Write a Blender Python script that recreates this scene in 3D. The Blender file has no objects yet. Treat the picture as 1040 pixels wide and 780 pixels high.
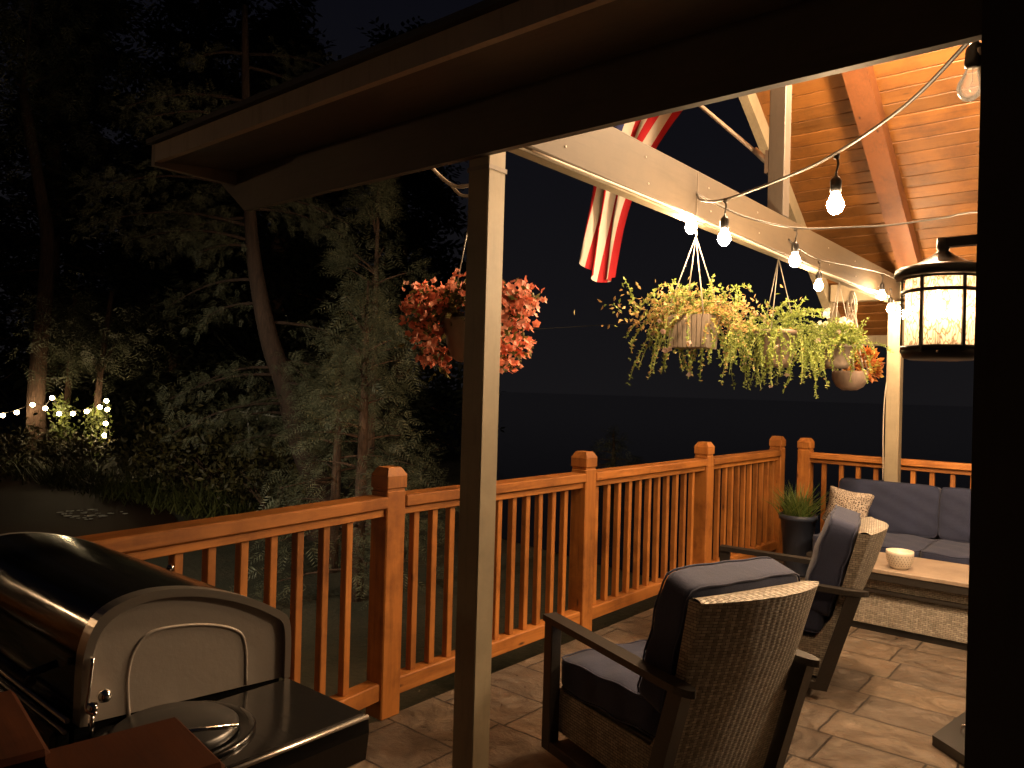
import bpy, math, random
from math import sin, cos, pi, radians
from mathutils import Vector, Matrix
random.seed(7)
SC = bpy.context.scene
COL = SC.collection

# ------------------------------------------------------------------ camera
YAW, PITCH, ROLL, F = 0.6958, 0.0068, 0.0280, 773.3
fw = Vector((-sin(YAW)*cos(PITCH), cos(YAW)*cos(PITCH), sin(PITCH)))
rt = Vector((cos(YAW), sin(YAW), 0)); up = rt.cross(fw)
r2 = cos(ROLL)*rt + sin(ROLL)*up; u2 = -sin(ROLL)*rt + cos(ROLL)*up
cd = bpy.data.cameras.new('camera'); cam = bpy.data.objects.new('camera', cd); COL.objects.link(cam)
m = Matrix((r2, u2, -fw)).transposed().to_4x4(); m.translation = Vector((0, 0, 1.6))
cam.matrix_world = m
cd.sensor_width = 36; cd.lens = F/1040*36; cd.clip_start = 0.02; cd.clip_end = 2000
SC.camera = cam

# ------------------------------------------------------------------ night sky, exposure
w = bpy.data.worlds.new('World'); SC.world = w; w.use_nodes = True
nt = w.node_tree; bg = nt.nodes['Background']
tc = nt.nodes.new('ShaderNodeTexCoord'); sp = nt.nodes.new('ShaderNodeSeparateXYZ'); rp = nt.nodes.new('ShaderNodeValToRGB')
nt.links.new(tc.outputs['Generated'], sp.inputs[0]); nt.links.new(sp.outputs['Z'], rp.inputs[0]); nt.links.new(rp.outputs[0], bg.inputs[0])
rp.color_ramp.elements[0].color = (0.0115, 0.0105, 0.0118, 1); rp.color_ramp.elements[0].position = 0.0
rp.color_ramp.elements[1].color = (0.0046, 0.0047, 0.0078, 1); rp.color_ramp.elements[1].position = 0.45
bg.inputs[1].default_value = 0.40
SC.view_settings.view_transform = 'Standard'; SC.view_settings.look = 'None'
SC.view_settings.exposure = 0.80; SC.view_settings.gamma = 1
BULB = 520.0          # string bulbs
LANT = 62.0          # lantern bulbs
FARL = 40.0
FILL_RIDGE = 570.0  # unseen globe added under the ridge as fill light
FILL_FLOOD = 680.0  # spot added behind the viewpoint to lift the trees
FILL_PEND = 200.0          # pendant globe added out of frame as fill light for the deck

# ------------------------------------------------------------------ materials
MATS = {}
def mat(name, color, rough=0.6, metal=0.0, spec=0.5, build=None, bump=None):
    if name in MATS: return MATS[name]
    m = bpy.data.materials.new(name); m.use_nodes = True; t = m.node_tree
    b = t.nodes['Principled BSDF']
    b.inputs['Base Color'].default_value = (*color, 1); b.inputs['Roughness'].default_value = rough
    b.inputs['Metallic'].default_value = metal; b.inputs['Specular IOR Level'].default_value = spec
    if build: build(t, b)
    MATS[name] = m; return m
def N(t, k, **kw):
    n = t.nodes.new(k)
    for a, v in kw.items(): setattr(n, a, v)
    return n
def mix(t, fac, a, b, mode='MIX'):
    n = N(t, 'ShaderNodeMix', data_type='RGBA', blend_type=mode)
    for s, v in ((n.inputs[0], fac), (n.inputs[6], a), (n.inputs[7], b)):
        if hasattr(v, 'default_value'): t.links.new(v, s)
        elif hasattr(v, 'is_output'): t.links.new(v, s)
        else: s.default_value = v if not isinstance(v, tuple) else (*v[:3], 1)
    return n.outputs[2]
def coords(t, scale=(1, 1, 1), rnd=True, src='Object'):
    c = N(t, 'ShaderNodeTexCoord'); mp = N(t, 'ShaderNodeMapping'); mp.inputs['Scale'].default_value = scale
    if rnd:
        oi = N(t, 'ShaderNodeObjectInfo'); ml = N(t, 'ShaderNodeMath', operation='MULTIPLY'); ml.inputs[1].default_value = 37.0
        t.links.new(oi.outputs['Random'], ml.inputs[0]); ad = N(t, 'ShaderNodeVectorMath', operation='ADD')
        t.links.new(c.outputs[src], ad.inputs[0]); t.links.new(ml.outputs[0], ad.inputs[1]); t.links.new(ad.outputs[0], mp.inputs[0])
    else: t.links.new(c.outputs[src], mp.inputs[0])
    return mp.outputs[0]
def noise(t, vec, scale, detail=4, rough=0.6, dist=0.0):
    n = N(t, 'ShaderNodeTexNoise'); n.inputs['Scale'].default_value = scale; n.inputs['Detail'].default_value = detail
    n.inputs['Roughness'].default_value = rough; n.inputs['Distortion'].default_value = dist
    t.links.new(vec, n.inputs['Vector']); return n.outputs['Fac']
def ramp(t, fac, stops):
    r = N(t, 'ShaderNodeValToRGB'); e = r.color_ramp.elements
    while len(e) < len(stops): e.new(0.5)
    for el, (p, c) in zip(e, stops): el.position = p; el.color = (*c, 1) if len(c) == 3 else c
    t.links.new(fac, r.inputs[0]); return r.outputs[0]
def bumpn(t, b, h, strength=0.3, dist=0.01):
    n = N(t, 'ShaderNodeBump'); n.inputs['Strength'].default_value = strength; n.inputs['Distance'].default_value = dist
    t.links.new(h, n.inputs['Height']); t.links.new(n.outputs[0], b.inputs['Normal'])

def wood(name, dark, mid, light, axis='z', rough=0.55, tone=0.0, island=False):
    s = {'x': (1.2, 22, 22), 'y': (22, 1.2, 22), 'z': (22, 22, 1.2)}[axis]
    def f(t, b):
        v = coords(t, s); g = noise(t, v, 2.0, 6, 0.65, 0.6)
        c = ramp(t, g, [(0.25, dark), (0.5, mid), (0.78, light)])
        v2 = coords(t, tuple(0.15*q if q > 5 else q*2 for q in s)); k = noise(t, v2, 1.3, 3)
        c = mix(t, ramp(t, k, [(0.35, (0, 0, 0)), (0.7, (1, 1, 1))]), c, mid)
        v3 = coords(t, {'x': (.6, 2, 2), 'y': (2, .6, 2), 'z': (2, 2, .6)}[axis]); vo = N(t, 'ShaderNodeTexVoronoi'); vo.inputs['Scale'].default_value = 4.0
        t.links.new(v3, vo.inputs['Vector'])
        kn = ramp(t, vo.outputs['Distance'], [(0.03, (1, 1, 1)), (0.09, (0, 0, 0))])
        c = mix(t, kn, c, tuple(q*0.35 for q in dark))
        if island:
            ge = N(t, 'ShaderNodeNewGeometry')
            c = mix(t, 1.0, c, ramp(t, ge.outputs['Random Per Island'], [(0, (.72, .72, .72)), (1, (1.15, 1.1, 1.05))]), 'MULTIPLY')
        else:
            oi = N(t, 'ShaderNodeObjectInfo')
            c = mix(t, 1.0, c, ramp(t, oi.outputs['Random'], [(0, (.8, .78, .76)), (1, (1.12, 1.1, 1.08))]), 'MULTIPLY')
        st = noise(t, coords(t, (1.3, 1.3, 1.3)), 2.2, 7, .68)
        c = mix(t, 1.0, c, ramp(t, st, [(.32, (.55, .5, .46)), (.52, (1, 1, 1)), (.75, (1.18, 1.16, 1.12))]), 'MULTIPLY')
        t.links.new(c, b.inputs['Base Color']); bumpn(t, b, g, 0.35, 0.002)
        t.links.new(ramp(t, g, [(0.2, (rough-.1,)*3), (0.8, (rough+.15,)*3)]), b.inputs['Roughness'])
    return mat(name, mid, rough, build=f)
CED = ((.16, .050, .010), (.41, .155, .030), (.56, .245, .058))
ced = {a: wood('cedar_'+a, *CED, axis=a) for a in 'xyz'}
dkw = wood('stained_wood', (.02, .006, .002), (.045, .013, .004), (.07, .021, .006), 'x', 0.85)
dkw.node_tree.nodes['Principled BSDF'].inputs['Specular IOR Level'].default_value = .08
pine = wood('ceiling_pine', (.10, .037, .007), (.17, .070, .014), (.225, .102, .023), 'x', 0.5, island=True)
rafw = wood('rafter_wood', (.085, .028, .008), (.13, .046, .013), (.17, .064, .02), 'y', 0.55)
def painted(name, col, rough=0.55, amt=0.12, gs=(14, 14, 1.5)):
    def f(t, b):
        v = coords(t, (1, 1, 1)); n = noise(t, v, 2.6, 10, 0.75); n2 = noise(t, coords(t, gs), 3, 5)
        c = ramp(t, n, [(0.3, tuple(q*(1-amt*1.8) for q in col)), (0.65, col)])
        c = mix(t, ramp(t, n2, [(.52, (0, 0, 0)), (.72, (.5, .5, .5))]), c, tuple(q*.55 for q in col))
        t.links.new(c, b.inputs['Base Color']); bumpn(t, b, n2, 0.15, 0.002)
    return mat(name, col, rough, build=f)
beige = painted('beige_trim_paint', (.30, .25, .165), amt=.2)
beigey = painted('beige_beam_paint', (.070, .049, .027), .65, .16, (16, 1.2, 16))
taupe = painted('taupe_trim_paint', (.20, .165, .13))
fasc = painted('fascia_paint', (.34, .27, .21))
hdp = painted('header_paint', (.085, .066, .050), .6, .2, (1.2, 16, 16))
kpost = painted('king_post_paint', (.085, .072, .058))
dkside = painted('dark_siding_paint', (.035, .03, .028), 0.7)
blackm = mat('black_metal', (.012, .012, .012), 0.35, 0.0, 0.5)
def alumf(t, b):
    n = noise(t, coords(t), 120, 3); t.links.new(ramp(t, n, [(0.3, (.018, .016, .014)), (0.7, (.032, .028, .025))]), b.inputs['Base Color'])
    bumpn(t, b, n, 0.1, 0.001)
alum = mat('bronze_aluminium', (.03, .026, .023), 0.42, 0.0, 0.5, build=alumf)
chrome = mat('chrome', (.75, .72, .68), 0.12, 1.0)
castal = mat('cast_aluminium', (.36, .32, .28), 0.5, 0.6, build=lambda t, b: bumpn(t, b, noise(t, coords(t), 60, 4), .25, .002))
castrim = mat('polished_rim', (.55, .50, .44), 0.3, 0.9)
def enam(t, b):
    n = noise(t, coords(t, (3, 40, 40)), 3, 4)
    t.links.new(ramp(t, n, [(0.3, (.08,)*3), (0.75, (.26,)*3)]), b.inputs['Roughness'])
enamel = mat('black_enamel', (.006, .006, .006), 0.15, build=enam)
shelfm = mat('shelf_steel', (.035, .032, .03), 0.28, 0.6, build=enam)
def weave(name, a, bcol, sx=.030, sy=.0115):
    def f(t, b):
        c = N(t, 'ShaderNodeTexCoord'); br = N(t, 'ShaderNodeTexBrick')
        nz = N(t, 'ShaderNodeTexNoise'); nz.inputs['Scale'].default_value = 30; t.links.new(c.outputs['UV'], nz.inputs['Vector'])
        ad = N(t, 'ShaderNodeVectorMath', operation='MULTIPLY_ADD'); ad.inputs[1].default_value = (.004, .004, 0); t.links.new(nz.outputs['Color'], ad.inputs[0]); t.links.new(c.outputs['UV'], ad.inputs[2])
        t.links.new(ad.outputs[0], br.inputs['Vector'])
        br.inputs['Scale'].default_value = 1; br.inputs['Brick Width'].default_value = sx; br.inputs['Row Height'].default_value = sy
        br.inputs['Mortar Size'].default_value = .0015; br.inputs['Mortar Smooth'].default_value = 0.9; br.offset = 0.5
        br.inputs['Color1'].default_value = (*a, 1); br.inputs['Color2'].default_value = (*bcol, 1); br.inputs['Mortar'].default_value = (.012, .009, .007, 1)
        wv = N(t, 'ShaderNodeTexWave'); wv.bands_direction = 'X'; wv.inputs['Scale'].default_value = 0.314/sx*1.0/2*2; t.links.new(ad.outputs[0], wv.inputs['Vector'])
        t.links.new(br.outputs['Color'], b.inputs['Base Color'])
        inv = N(t, 'ShaderNodeMath', operation='SUBTRACT'); inv.inputs[0].default_value = 1.0; t.links.new(br.outputs['Fac'], inv.inputs[1])
        sm = N(t, 'ShaderNodeMath', operation='MULTIPLY_ADD'); sm.inputs[1].default_value = .35; t.links.new(wv.outputs['Fac'], sm.inputs[0]); t.links.new(inv.outputs[0], sm.inputs[2])
        bumpn(t, b, sm.outputs[0], 1.0, 0.009)
    return mat(name, a, 0.5, build=f)
wick = weave('wicker_weave', (.33, .295, .24), (.20, .175, .14))
def fabf(col):
    def f(t, b):
        n = noise(t, coords(t), 350, 2); k = noise(t, coords(t), 5, 4)
        c = ramp(t, k, [(.3, tuple(q*.8 for q in col)), (.7, tuple(q*1.2 for q in col))])
        c = mix(t, ramp(t, n, [(.4, (0, 0, 0)), (.62, (.5, .5, .5))]), c, tuple(q*1.9 for q in col))
        t.links.new(c, b.inputs['Base Color']); b.inputs['Sheen Weight'].default_value = .08
        s = N(t, 'ShaderNodeMath', operation='MULTIPLY_ADD'); s.inputs[1].default_value = 6; t.links.new(k, s.inputs[0]); t.links.new(n, s.inputs[2])
        bumpn(t, b, s.outputs[0], .35, .004)
    return f
navy = mat('navy_fabric', (.013, .018, .045), 0.9, build=fabf((.013, .018, .045)))
def patf(t, b):
    v = N(t, 'ShaderNodeTexVoronoi', feature='DISTANCE_TO_EDGE'); v.inputs['Scale'].default_value = 62
    vec = coords(t, (1, 1, .7)); nn = N(t, 'ShaderNodeTexNoise'); nn.inputs['Scale'].default_value = 12; t.links.new(vec, nn.inputs['Vector'])
    ad = N(t, 'ShaderNodeVectorMath', operation='MULTIPLY_ADD'); ad.inputs[1].default_value = (.05,)*3; t.links.new(nn.outputs['Color'], ad.inputs[0]); t.links.new(vec, ad.inputs[2])
    t.links.new(ad.outputs[0], v.inputs['Vector'])
    t.links.new(ramp(t, v.outputs['Distance'], [(.07, (.50, .43, .36)), (.16, (.10, .075, .06))]), b.inputs['Base Color'])
pattern = mat('patterned_fabric', (.4, .3, .25), .9, build=patf)
def tilef(t, b):
    c = N(t, 'ShaderNodeTexCoord'); mp = N(t, 'ShaderNodeMapping'); mp.inputs['Rotation'].default_value = (0, 0, 0); mp.inputs['Location'].default_value = (.31, .167, 0)
    t.links.new(c.outputs['Object'], mp.inputs[0])
    nz = N(t, 'ShaderNodeTexNoise'); nz.inputs['Scale'].default_value = 9; nz.inputs['Detail'].default_value = 3; t.links.new(c.outputs['Object'], nz.inputs['Vector'])
    ad = N(t, 'ShaderNodeVectorMath', operation='MULTIPLY_ADD'); ad.inputs[1].default_value = (.02, .02, 0); t.links.new(nz.outputs['Color'], ad.inputs[0]); t.links.new(mp.outputs[0], ad.inputs[2])
    br = N(t, 'ShaderNodeTexBrick'); t.links.new(ad.outputs[0], br.inputs['Vector'])
    br.inputs['Scale'].default_value = 1; br.inputs['Brick Width'].default_value = .40; br.inputs['Row Height'].default_value = .33
    br.inputs['Mortar Size'].default_value = .006; br.inputs['Mortar Smooth'].default_value = .25; br.offset = .5; br.squash = 1.45; br.squash_frequency = 2
    br.inputs['Color1'].default_value = (0, 0, 0, 1); br.inputs['Color2'].default_value = (1, 1, 1, 1); br.inputs['Mortar'].default_value = (.5, .5, .5, 1)
    big = noise(t, c.outputs['Object'], 2.3, 6, .65, .8); fine = noise(t, c.outputs['Object'], 7, 10, .74, 1.2)
    col = ramp(t, fine, [(.34, (.06, .046, .035)), (.47, (.125, .099, .075)), (.60, (.20, .163, .125)), (.72, (.33, .275, .215))])
    col = mix(t, ramp(t, big, [(.4, (0, 0, 0)), (.68, (.7, .7, .7))]), col, (.15, .105, .072))
    col = mix(t, 1.0, col, ramp(t, br.outputs['Color'], [(0, (.68, .68, .70)), (1, (1.2, 1.15, 1.05))]), 'MULTIPLY')
    col = mix(t, br.outputs['Fac'], col, (.022, .017, .014))
    t.links.new(col, b.inputs['Base Color'])
    # slate clefts
    vo = N(t, 'ShaderNodeTexVoronoi', feature='SMOOTH_F1'); vo.inputs['Scale'].default_value = 5.5
    nn = N(t, 'ShaderNodeTexNoise'); nn.inputs['Scale'].default_value = 3.2; nn.inputs['Detail'].default_value = 5; t.links.new(c.outputs['Object'], nn.inputs['Vector'])
    a2 = N(t, 'ShaderNodeVectorMath', operation='MULTIPLY_ADD'); a2.inputs[1].default_value = (.7, .7, 0); t.links.new(nn.outputs['Color'], a2.inputs[0]); t.links.new(c.outputs['Object'], a2.inputs[2])
    t.links.new(a2.outputs[0], vo.inputs['Vector'])
    h = N(t, 'ShaderNodeMath', operation='MULTIPLY_ADD'); h.inputs[1].default_value = 1.2; t.links.new(vo.outputs['Distance'], h.inputs[0]); t.links.new(fine, h.inputs[2])
    h2 = N(t, 'ShaderNodeMath', operation='MULTIPLY_ADD'); h2.inputs[1].default_value = -1.6; t.links.new(br.outputs['Fac'], h2.inputs[0]); t.links.new(h.outputs[0], h2.inputs[2])
    bumpn(t, b, h2.outputs[0], 1.0, .035)
    t.links.new(ramp(t, fine, [(.3, (.24,)*3), (.7, (.5,)*3)]), b.inputs['Roughness'])
stone = mat('stamped_stone', (.2, .15, .1), .45, build=tilef)
def grndf(t, b):
    c = N(t, 'ShaderNodeTexCoord'); n = noise(t, c.outputs['Object'], .8, 8, .7)
    t.links.new(ramp(t, n, [(.35, (.022, .026, .012)), (.7, (.06, .05, .028))]), b.inputs['Base Color']); bumpn(t, b, noise(t, c.outputs['Object'], 14, 5), .8, .05)
soil = mat('night_grass', (.04, .04, .02), .95, build=grndf)
def watf(t, b):
    c = N(t, 'ShaderNodeTexCoord'); bumpn(t, b, noise(t, c.outputs['Object'], 4, 4), .12, .03)
water = mat('pond_water', (.030, .013, .006), .7, spec=.03, build=watf)
mirrorm = mat('sky_mirror_gloss', (.010, .010, .012), .10, build=watf)
def leafm(name, a, bcol, c3=None, rough=.55, trans=0.0):
    def f(t, b):
        ge = N(t, 'ShaderNodeNewGeometry'); st = [(0, a), (.6, bcol), (1, c3 or bcol)]
        c = ramp(t, ge.outputs['Random Per Island'], st); k = noise(t, coords(t, rnd=False), 1.6 if trans == 0 else 6, 3)
        c = mix(t, 1.0, c, ramp(t, k, [(.3, (.55,)*3), (.7, (1.25,)*3)]), 'MULTIPLY')
        t.links.new(c, b.inputs['Base Color'])
        if trans:
            tr = N(t, 'ShaderNodeBsdfTranslucent'); t.links.new(c, tr.inputs[0]); mx = N(t, 'ShaderNodeMixShader'); mx.inputs[0].default_value = trans
            o = t.nodes['Material Output']; t.links.new(b.outputs[0], mx.inputs[1]); t.links.new(tr.outputs[0], mx.inputs[2]); t.links.new(mx.outputs[0], o.inputs[0])
    return mat(name, a, rough, build=f)
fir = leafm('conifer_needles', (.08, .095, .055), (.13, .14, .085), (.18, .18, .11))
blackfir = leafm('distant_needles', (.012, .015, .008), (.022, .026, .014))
shrubm = leafm('shrub_leaves', (.05, .045, .015), (.08, .07, .02), (.11, .09, .03))
grassm = leafm('grass_blades', (.05, .06, .015), (.09, .10, .025), (.12, .12, .04))
ivym = leafm('ivy_leaves', (.07, .10, .02), (.14, .17, .04))
petg = leafm('petunia_green', (.16, .23, .045), (.30, .38, .08), (.46, .53, .16), trans=.35)
petd = leafm('petunia_dry', (.30, .19, .07), (.52, .33, .12), (.66, .50, .22), trans=.35)
begg = leafm('begonia_green', (.08, .08, .02), (.20, .18, .05), trans=.25)
coral = leafm('coral_petals', (.85, .23, .13), (.93, .36, .23), (.97, .50, .36), trans=.35)
pinkp = leafm('pale_pink_petals', (.55, .36, .33), (.75, .58, .52), trans=.3)
whitep = leafm('white_petals', (.6, .58, .5), (.8, .78, .7), trans=.3)
redleaf = leafm('coleus_leaves', (.45, .10, .03), (.60, .25, .05), (.35, .35, .06), trans=.3)
plantg = leafm('grass_plant_green', (.07, .13, .02), (.16, .24, .05), (.25, .30, .09), trans=.2)
def barkf(t, b):
    n = noise(t, coords(t, (6, 6, 1)), 3, 8, .7, 1.0)
    t.links.new(ramp(t, n, [(.3, (.035, .02, .013)), (.7, (.17, .10, .065))]), b.inputs['Base Color']); bumpn(t, b, n, 1, .05)
bark = mat('tree_bark', (.12, .08, .05), .9, build=barkf)
dbark = mat('dark_bark', (.05, .03, .02), .95, build=lambda t, b: (t.links.new(ramp(t, noise(t, coords(t, (6, 6, 1)), 3, 8, .7, 1.0), [(.3, (.02, .012, .009)), (.7, (.075, .045, .032))]), b.inputs['Base Color'])))
potc = painted('terracotta_pot_clay', (.30, .22, .17)); potg = painted('taupe_planter', (.26, .21, .165)); potb = painted('blue_glaze', (.06, .075, .12), .3)
cordm = mat('string_light_cord', (.035, .028, .02), .5); cordw = mat('pale_cable', (.45, .38, .30), .5)
wirem = mat('hanger_wire', (.30, .27, .23), .4, .3)
ropem = painted('jute_rope', (.38, .32, .25), .9)
ceram = mat('cream_ceramic', (.62, .56, .46), .35)
tabm = painted('wood_look_tabletop', (.36, .28, .21), .45, .25)
def emis(name, col, s):
    m = bpy.data.materials.new(name); m.use_nodes = True; t = m.node_tree; t.nodes.clear()
    e = t.nodes.new('ShaderNodeEmission'); e.inputs[0].default_value = (*col, 1); e.inputs[1].default_value = s
    o = t.nodes.new('ShaderNodeOutputMaterial'); t.links.new(e.outputs[0], o.inputs[0]); return m
WARM = (1.0, .66, .36)
bulbm = emis('lit_bulb', WARM, BULB); lbulb = emis('lantern_bulb', (1, .62, .32), LANT); farb = emis('far_globe_light', (1, .72, .38), FARL); farwin = emis('far_window_light', (1, .6, .35), 1.6)
def glassf(name, tint):
    m = bpy.data.materials.new(name); m.use_nodes = True; t = m.node_tree; t.nodes.clear(); o = N(t, 'ShaderNodeOutputMaterial')
    tr = N(t, 'ShaderNodeBsdfTransparent'); tr.inputs[0].default_value = (*tint, 1); gl = N(t, 'ShaderNodeBsdfGlossy'); gl.inputs['Roughness'].default_value = .08
    lw = N(t, 'ShaderNodeLayerWeight'); lw.inputs[0].default_value = .35; mx = N(t, 'ShaderNodeMixShader')
    t.links.new(lw.outputs['Fresnel'], mx.inputs[0]); t.links.new(tr.outputs[0], mx.inputs[1]); t.links.new(gl.outputs[0], mx.inputs[2]); df = N(t, 'ShaderNodeBsdfTranslucent'); m3 = N(t, 'ShaderNodeMixShader'); m3.inputs[0].default_value = .12; t.links.new(mx.outputs[0], m3.inputs[1]); t.links.new(df.outputs[0], m3.inputs[2]); t.links.new(m3.outputs[0], o.inputs[0]); return m
clearg = glassf('clear_bulb_glass', (.95, .93, .9))
def crackle():
    m = bpy.data.materials.new('crackled_glass'); m.use_nodes = True; t = m.node_tree; t.nodes.clear(); o = N(t, 'ShaderNodeOutputMaterial')
    v = coords(t, (1, 1, .32), rnd=False); nn = N(t, 'ShaderNodeTexNoise'); nn.inputs['Scale'].default_value = 60; t.links.new(v, nn.inputs['Vector'])
    ad = N(t, 'ShaderNodeVectorMath', operation='MULTIPLY_ADD'); ad.inputs[1].default_value = (.02,)*3; t.links.new(nn.outputs['Color'], ad.inputs[0]); t.links.new(v, ad.inputs[2])
    vo = N(t, 'ShaderNodeTexVoronoi', feature='DISTANCE_TO_EDGE'); vo.inputs['Scale'].default_value = 95; t.links.new(ad.outputs[0], vo.inputs['Vector'])
    tl = N(t, 'ShaderNodeBsdfTranslucent'); tr = N(t, 'ShaderNodeBsdfTransparent'); gl = N(t, 'ShaderNodeBsdfGlossy'); gl.inputs['Roughness'].default_value = .15
    t.links.new(ramp(t, vo.outputs['Distance'], [(.02, (.30, .22, .14)), (.14, (.85, .78, .66))]), tl.inputs[0])
    t.links.new(ramp(t, vo.outputs['Distance'], [(.02, (.28, .22, .16)), (.12, (.92, .88, .82))]), tr.inputs[0])
    m1 = N(t, 'ShaderNodeMixShader'); m1.inputs[0].default_value = .45; t.links.new(tl.outputs[0], m1.inputs[1]); t.links.new(tr.outputs[0], m1.inputs[2])
    m2 = N(t, 'ShaderNodeMixShader'); m2.inputs[0].default_value = .06; t.links.new(m1.outputs[0], m2.inputs[1]); t.links.new(gl.outputs[0], m2.inputs[2]); t.links.new(m2.outputs[0], o.inputs[0]); return m
crackm = crackle()
flagr = mat('flag_red', (.42, .006, .014), .8); flagw = mat('flag_white', (.60, .56, .50), .8); flagb = mat('flag_blue', (.02, .03, .12), .8)

# ------------------------------------------------------------------ mesh helpers
class MB:
    def __init__(s): s.v = []; s.f = []; s.mi = []; s.sm = []
    def add(s, vs, fs, mi=0, smooth=False):
        o = len(s.v); s.v += [tuple(p) for p in vs]; s.f += [tuple(i+o for i in f) for f in fs]; s.mi += [mi]*len(fs); s.sm += [smooth]*len(fs); return s
    def box(s, x0, x1, y0, y1, z0, z1, mi=0, bev=0.0):
        if bev > 0:
            b = min(bev, (x1-x0)*.45, (y1-y0)*.45, (z1-z0)*.45); X = [x0, x1]; Y = [y0, y1]; Z = [z0, z1]; vs = []; idx = {}
            for i in (0, 1):
                for j in (0, 1):
                    for k in (0, 1):
                        p = (X[i], Y[j], Z[k]); d = (b*(1-2*i), b*(1-2*j), b*(1-2*k))
                        for a in range(3):
                            q = [p[0]+d[0], p[1]+d[1], p[2]+d[2]]; q[a] = p[a]; idx[i, j, k, a] = len(vs); vs.append(q)
            F = []
            def ap(l): F.append([idx[q] for q in l])
            for i in (0, 1):
                l = [(i, 0, 0, 0), (i, 1, 0, 0), (i, 1, 1, 0), (i, 0, 1, 0)]; ap(l if i else l[::-1])
                l = [(0, i, 0, 1), (0, i, 1, 1), (1, i, 1, 1), (1, i, 0, 1)]; ap(l if i else l[::-1])
                l = [(0, 0, i, 2), (1, 0, i, 2), (1, 1, i, 2), (0, 1, i, 2)]; ap(l if i else l[::-1])
            for i in (0, 1):
                for j in (0, 1):
                    sgn = (1-2*i)*(1-2*j)
                    l = [(i, j, 0, 0), (i, j, 1, 0), (i, j, 1, 1), (i, j, 0, 1)]; ap(l if sgn > 0 else l[::-1])
                    l = [(i, 0, j, 0), (i, 0, j, 2), (i, 1, j, 2), (i, 1, j, 0)]; ap(l if sgn > 0 else l[::-1])
                    l = [(0, i, j, 1), (1, i, j, 1), (1, i, j, 2), (0, i, j, 2)]; ap(l if sgn > 0 else l[::-1])
            for i in (0, 1):
                for j in (0, 1):
                    for k in (0, 1):
                        l = [(i, j, k, 0), (i, j, k, 1), (i, j, k, 2)]; ap(l if (i+j+k) % 2 else l[::-1])
            return s.add(vs, F, mi)
        vs = [(x, y, z) for x in (x0, x1) for y in (y0, y1) for z in (z0, z1)]
        return s.add(vs, [(0, 1, 3, 2), (4, 6, 7, 5), (0, 4, 5, 1), (2, 3, 7, 6), (0, 2, 6, 4), (1, 5, 7, 3)], mi)
    def bar(s, p, q, wd, h, mi=0, upv=(0, 0, 1)):
        p = Vector(p); q = Vector(q); d = (q-p).normalized(); a = d.cross(Vector(upv)).normalized(); b = a.cross(d)
        vs = [e+a*(i*wd/2)+b*(j*h/2) for e in (p, q) for (i, j) in ((-1, -1), (1, -1), (1, 1), (-1, 1))]
        return s.add(vs, [(3, 2, 1, 0), (4, 5, 6, 7), (0, 1, 5, 4), (1, 2, 6, 5), (2, 3, 7, 6), (3, 0, 4, 7)], mi)
    def tube(s, pts, r, n=8, mi=0, cap=True):
        pts = [Vector(p) for p in pts]; R = r if isinstance(r, (list, tuple)) else [r]*len(pts); o = len(s.v); vs = []; ref = None
        for i, p in enumerate(pts):
            d = (pts[min(i+1, len(pts)-1)]-pts[max(i-1, 0)]).normalized()
            if ref is None: ref = d.orthogonal().normalized()
            a = (ref-d*ref.dot(d)).normalized(); ref = a; b = d.cross(a)
            vs += [p+(a*cos(2*pi*k/n)+b*sin(2*pi*k/n))*R[i] for k in range(n)]
        fs = [(i*n+k, i*n+(k+1) % n, (i+1)*n+(k+1) % n, (i+1)*n+k) for i in range(len(pts)-1) for k in range(n)]
        s.add(vs, fs, mi, True)
        if cap: s.add([], [tuple(o+k for k in range(n))[::-1], tuple(o+(len(pts)-1)*n+k for k in range(n))], mi) if False else s._cap(o, n, len(pts), mi)
        return s
    def _cap(s, o, n, L, mi):
        s.f += [tuple(o+k for k in range(n))[::-1], tuple(o+(L-1)*n+k for k in range(n))]; s.mi += [mi]*2; s.sm += [False]*2
    def lathe(s, prof, c=(0, 0, 0), n=24, mi=0, flute=0.0, nf=0, square=False):
        vs = []; L = len(prof)
        for r, z in prof:
            for k in range(n):
                a = 2*pi*k/n; rr = r*(1+flute*cos(nf*a))
                if square: rr = r/max(abs(cos(a)), abs(sin(a)))**.8*(1+flute*(1 if k % 2 else -1))
                vs.append((c[0]+rr*cos(a), c[1]+rr*sin(a), c[2]+z))
        return s.add(vs, [(i*n+k, i*n+(k+1) % n, (i+1)*n+(k+1) % n, (i+1)*n+k) for i in range(L-1) for k in range(n)], mi, True)
    def grid(s, fn, nu, nv, mi=0, smooth=True, mifn=None):
        o = len(s.v); s.v += [tuple(fn(i/nu, j/nv)) for i in range(nu+1) for j in range(nv+1)]
        for i in range(nu):
            for j in range(nv):
                a = o+i*(nv+1)+j; s.f.append((a, a+nv+1, a+nv+2, a+1)); s.mi.append(mifn(i, j) if mifn else mi); s.sm.append(smooth)
        return s
    def prism(s, poly, x0, x1, ax='x', mi=0):
        f = {'x': lambda a, b, c: (c, a, b), 'y': lambda a, b, c: (a, c, b), 'z': lambda a, b, c: (a, b, c)}[ax]; n = len(poly)
        vs = [f(a, b, x0) for a, b in poly]+[f(a, b, x1) for a, b in poly]
        return s.add(vs, [tuple(range(n)), tuple(range(2*n-1, n-1, -1))]+[(i, i+n, (i+1) % n+n, (i+1) % n) for i in range(n)], mi)
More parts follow.
